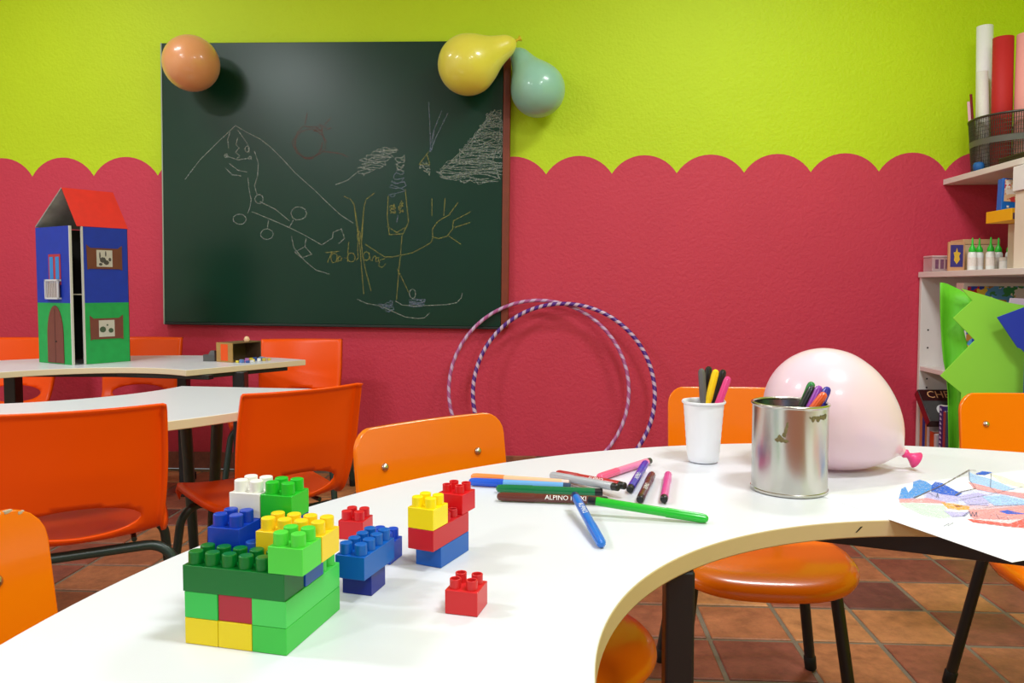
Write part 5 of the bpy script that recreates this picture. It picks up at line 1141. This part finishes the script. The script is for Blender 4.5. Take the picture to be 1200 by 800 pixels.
for k in range(5): MB().box((0.03, -0.001, 0.06+0.016*k), (0.03+0.05*(0.6+0.4*(k % 2)), -0.0003, 0.066+0.016*k)).build('printed_mark', P((176, 160, 146), 0.8), c2)
c3 = thing('game_box', 'white game box with blue stripes on top of the tall cream carton', 'box', (1.704, 2.88, TS+0.2892))
MB().box((0, 0, 0), (0.25, 0.16, 0.092)).build('body', P((236, 236, 236), 0.5), c3, bevel=0.002)
for k in range(4): MB().box((0.022+0.05*k, -0.001, 0.006), (0.060+0.05*k, -0.0003, 0.090)).build('blue_stripe', P((50, 120, 200) if k % 2 == 0 else (120, 176, 226), 0.5), c3)
MB().box((0, -0.001, 0), (0.25, -0.0003, 0.005)).build('dark_edge', P((24, 30, 60), 0.5), c3)

# picture box inside the shelf
gb = thing('game_box', 'board game box with a bright picture inside the shelf, behind the green card', 'box', (1.668, 3.30, 0.518))
MB().box((0, 0, 0), (0.36, 0.06, 0.372)).build('body', P((232, 226, 214), 0.5), gb, bevel=0.002)
MB().box((0.016, -0.001, 0.016), (0.344, -0.0003, 0.358)).build('cover_picture', voro('adventure_cover', [(206, 30, 34), (40, 70, 170), (236, 200, 60), (236, 232, 220), (60, 150, 80), (180, 130, 50), (90, 160, 210)], 26), gb)

# chess box and books on the low inner shelf
cq = Matrix(((1, 0, 0, 0), (0, 0.68, -0.73, 0), (0, 0.73, 0.68, 0), (0, 0, 0, 1)))
cs = thing('chess_box', 'dark chess game box tilted over the books on the shelf', 'box', (1.608, 3.425, 0.292)); cs.rotation_euler = (R(47), 0, R(2))
MB().box((0, 0, -0.04), (0.25, 0.172, 0)).build('body', P((52, 14, 18), 0.35), cs, bevel=0.002)
MB().box((-0.0008, 0.004, -0.036), (-0.0002, 0.168, -0.004)).build('spine_print', P((128, 24, 32), 0.4, var=0.3, vscale=60), cs)
MB().box((0.004, 0.004, 0.0002), (0.246, 0.110, 0.0006)).build('grey_panel', P((70, 70, 70), 0.4, var=0.3, vscale=20), cs)
vs_, fs_ = text_mesh('CHESS', 0.052, 'LEFT')
MB().add([(0.030+v.x, 0.142+v.y, 0.0008) for v in vs_], fs_).build('printed_lettering', P((214, 160, 110), 0.5), cs, fix=False)['label'] = 'cream lettering on the lid'
MB().prism([(0.078+0.030*math.cos(k*0.4), 0.060+0.030*math.sin(k*0.4)) for k in range(16)], 0.0006, 0.0010).build('white_emblem', P((220, 220, 220), 0.5), cs)
y = 3.588
specs = [(0.024, 0.22, (206, 120, 80), 'tan'), (0.024, 0.235, (30, 60, 150), 'dark blue'), (0.016, 0.21, (190, 130, 60), 'ochre'), (0.018, 0.20, (206, 204, 210), 'pale grey'), (0.034, 0.135, (206, 80, 30), 'orange'), (0.022, 0.13, (200, 190, 196), 'mauve white'),
         (0.030, 0.26, (58, 34, 110), 'purple spiral-bound'), (0.020, 0.24, (150, 60, 60), 'dull red'), (0.018, 0.245, (40, 70, 100), 'slate blue'), (0.026, 0.24, (60, 90, 80), 'grey green'), (0.026, 0.25, (160, 100, 50), 'brown')]
ys = [3.588, 3.562, 3.536, 3.518, 3.492, 3.452, 3.412, 3.378, 3.355, 3.334, 3.305]
for (w, h, c, nm), y in zip(specs, ys):
    t = thing('book', nm + ' book standing in the low compartment of the shelf unit', 'book', (1.638, y, 0.1056), group='books in the low shelf compartment')
    MB().box((0, -w, 0), (0.17, 0, h)).build('cover', P(c, 0.5, var=0.12, vscale=30), t, bevel=0.0015)
    MB().box((0.004, -w+0.002, h), (0.168, -0.002, h+0.001)).build('page_block', P((226, 220, 206), 0.8), t)
    if nm.startswith('purple'):
        mb = MB()
        for k in range(12): mb.add([(-0.0006, -0.006, 0.02+0.02*k), (-0.0006, -0.024, 0.02+0.02*k), (-0.0006, -0.010, 0.034+0.02*k), (-0.0006, -0.022, 0.026+0.02*k)], [(0, 1, 3, 2)])
        mb.build('spine_print', P((206, 196, 226), 0.6), t, fix=False)

# ------------------------------------------------------------------ big sheets of card leaning on the shelf front
gc = thing('green_card', 'large bright green sheet of cut card curling in front of the shelf', 'card', (1.45, 2.73, 0))
M_GC = mat('green_foam_card', (152, 228, 72), 0.5, var=0.03); M_GC_SHADE = mat('green_foam_card_shaded', (104, 198, 40), 0.5, var=0.03)  # second copy of the card green, darkened to paint the shade inside the curl
GX = 1.45
front = [(1.3711, 0.8671), (1.4088, 0.8265), (1.347, 0.7668), (1.421, 0.6912), (1.3099, 0.5692), (1.3809, 0.511), (1.375, 0.004), (1.602, 0.004), (1.602, 0.806), (1.5211, 0.8208), (1.4419, 0.8468)]
MB().prism([(x-GX, z) for x, z in front], 0, 0.003, 0, TP).build('front_sheet', M_GC, gc)
rows = [[(1.3257, 0.8878), (1.3420, 0.8872), (1.3600, 0.8835), (1.3800, 0.8750), (1.4000, 0.8640), (1.4200, 0.8480), (1.4360, 0.8270)]]
for l_, r_ in (((1.3265, 0.84), (1.438, 0.80)), ((1.328, 0.79), (1.437, 0.765)), ((1.332, 0.73), (1.404, 0.7214)), ((1.337, 0.67), (1.413, 0.687)), ((1.343, 0.62), (1.4215, 0.653)), ((1.3546, 0.5627), (1.3968, 0.608)), ((1.362, 0.50), (1.400, 0.52)), ((1.385, 0.004), (1.410, 0.004))):
    rows.append([(l_[0]+(r_[0]-l_[0])*k/6, l_[1]+(r_[1]-l_[1])*k/6) for k in range(7)])
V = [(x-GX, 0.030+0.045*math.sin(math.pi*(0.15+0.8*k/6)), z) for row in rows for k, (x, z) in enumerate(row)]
o = MB().add(V, [(i*7+k, i*7+k+1, i*7+k+8, i*7+k+7) for i in range(len(rows)-1) for k in range(6)]).build('curled_flap', M_GC_SHADE, gc, smooth=180, fix=False)
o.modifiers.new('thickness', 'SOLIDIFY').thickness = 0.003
o['label'] = 'curled green flap with painted-in shade'
bc_ = thing('blue_card', 'royal blue sheet of card in front of the green card', 'card', (1.55, 2.66, 0))
blue = [(1.4535, 0.772), (1.540, 0.806), (1.588, 0.818), (1.588, 0.004), (1.546, 0.004), (1.546, 0.655), (1.534, 0.668), (1.522, 0.672)]
MB().prism([(x-1.55, z) for x, z in blue], 0, 0.003, 0, TP).build('sheet', mat('blue_foam_card', (40, 62, 184), 0.5, var=0.04), bc_)
pk = thing('lilac_card', 'pale lilac sheet of card behind the blue card', 'card', (1.59, 2.77, 0))
MB().prism([(x-1.59, z) for x, z in [(1.548, 0.800), (1.556, 0.835), (1.617, 0.832), (1.617, 0.004), (1.548, 0.004)]], 0, 0.003, 0, TP).build('sheet', mat('lilac_card', (206, 186, 206), 0.6), pk)
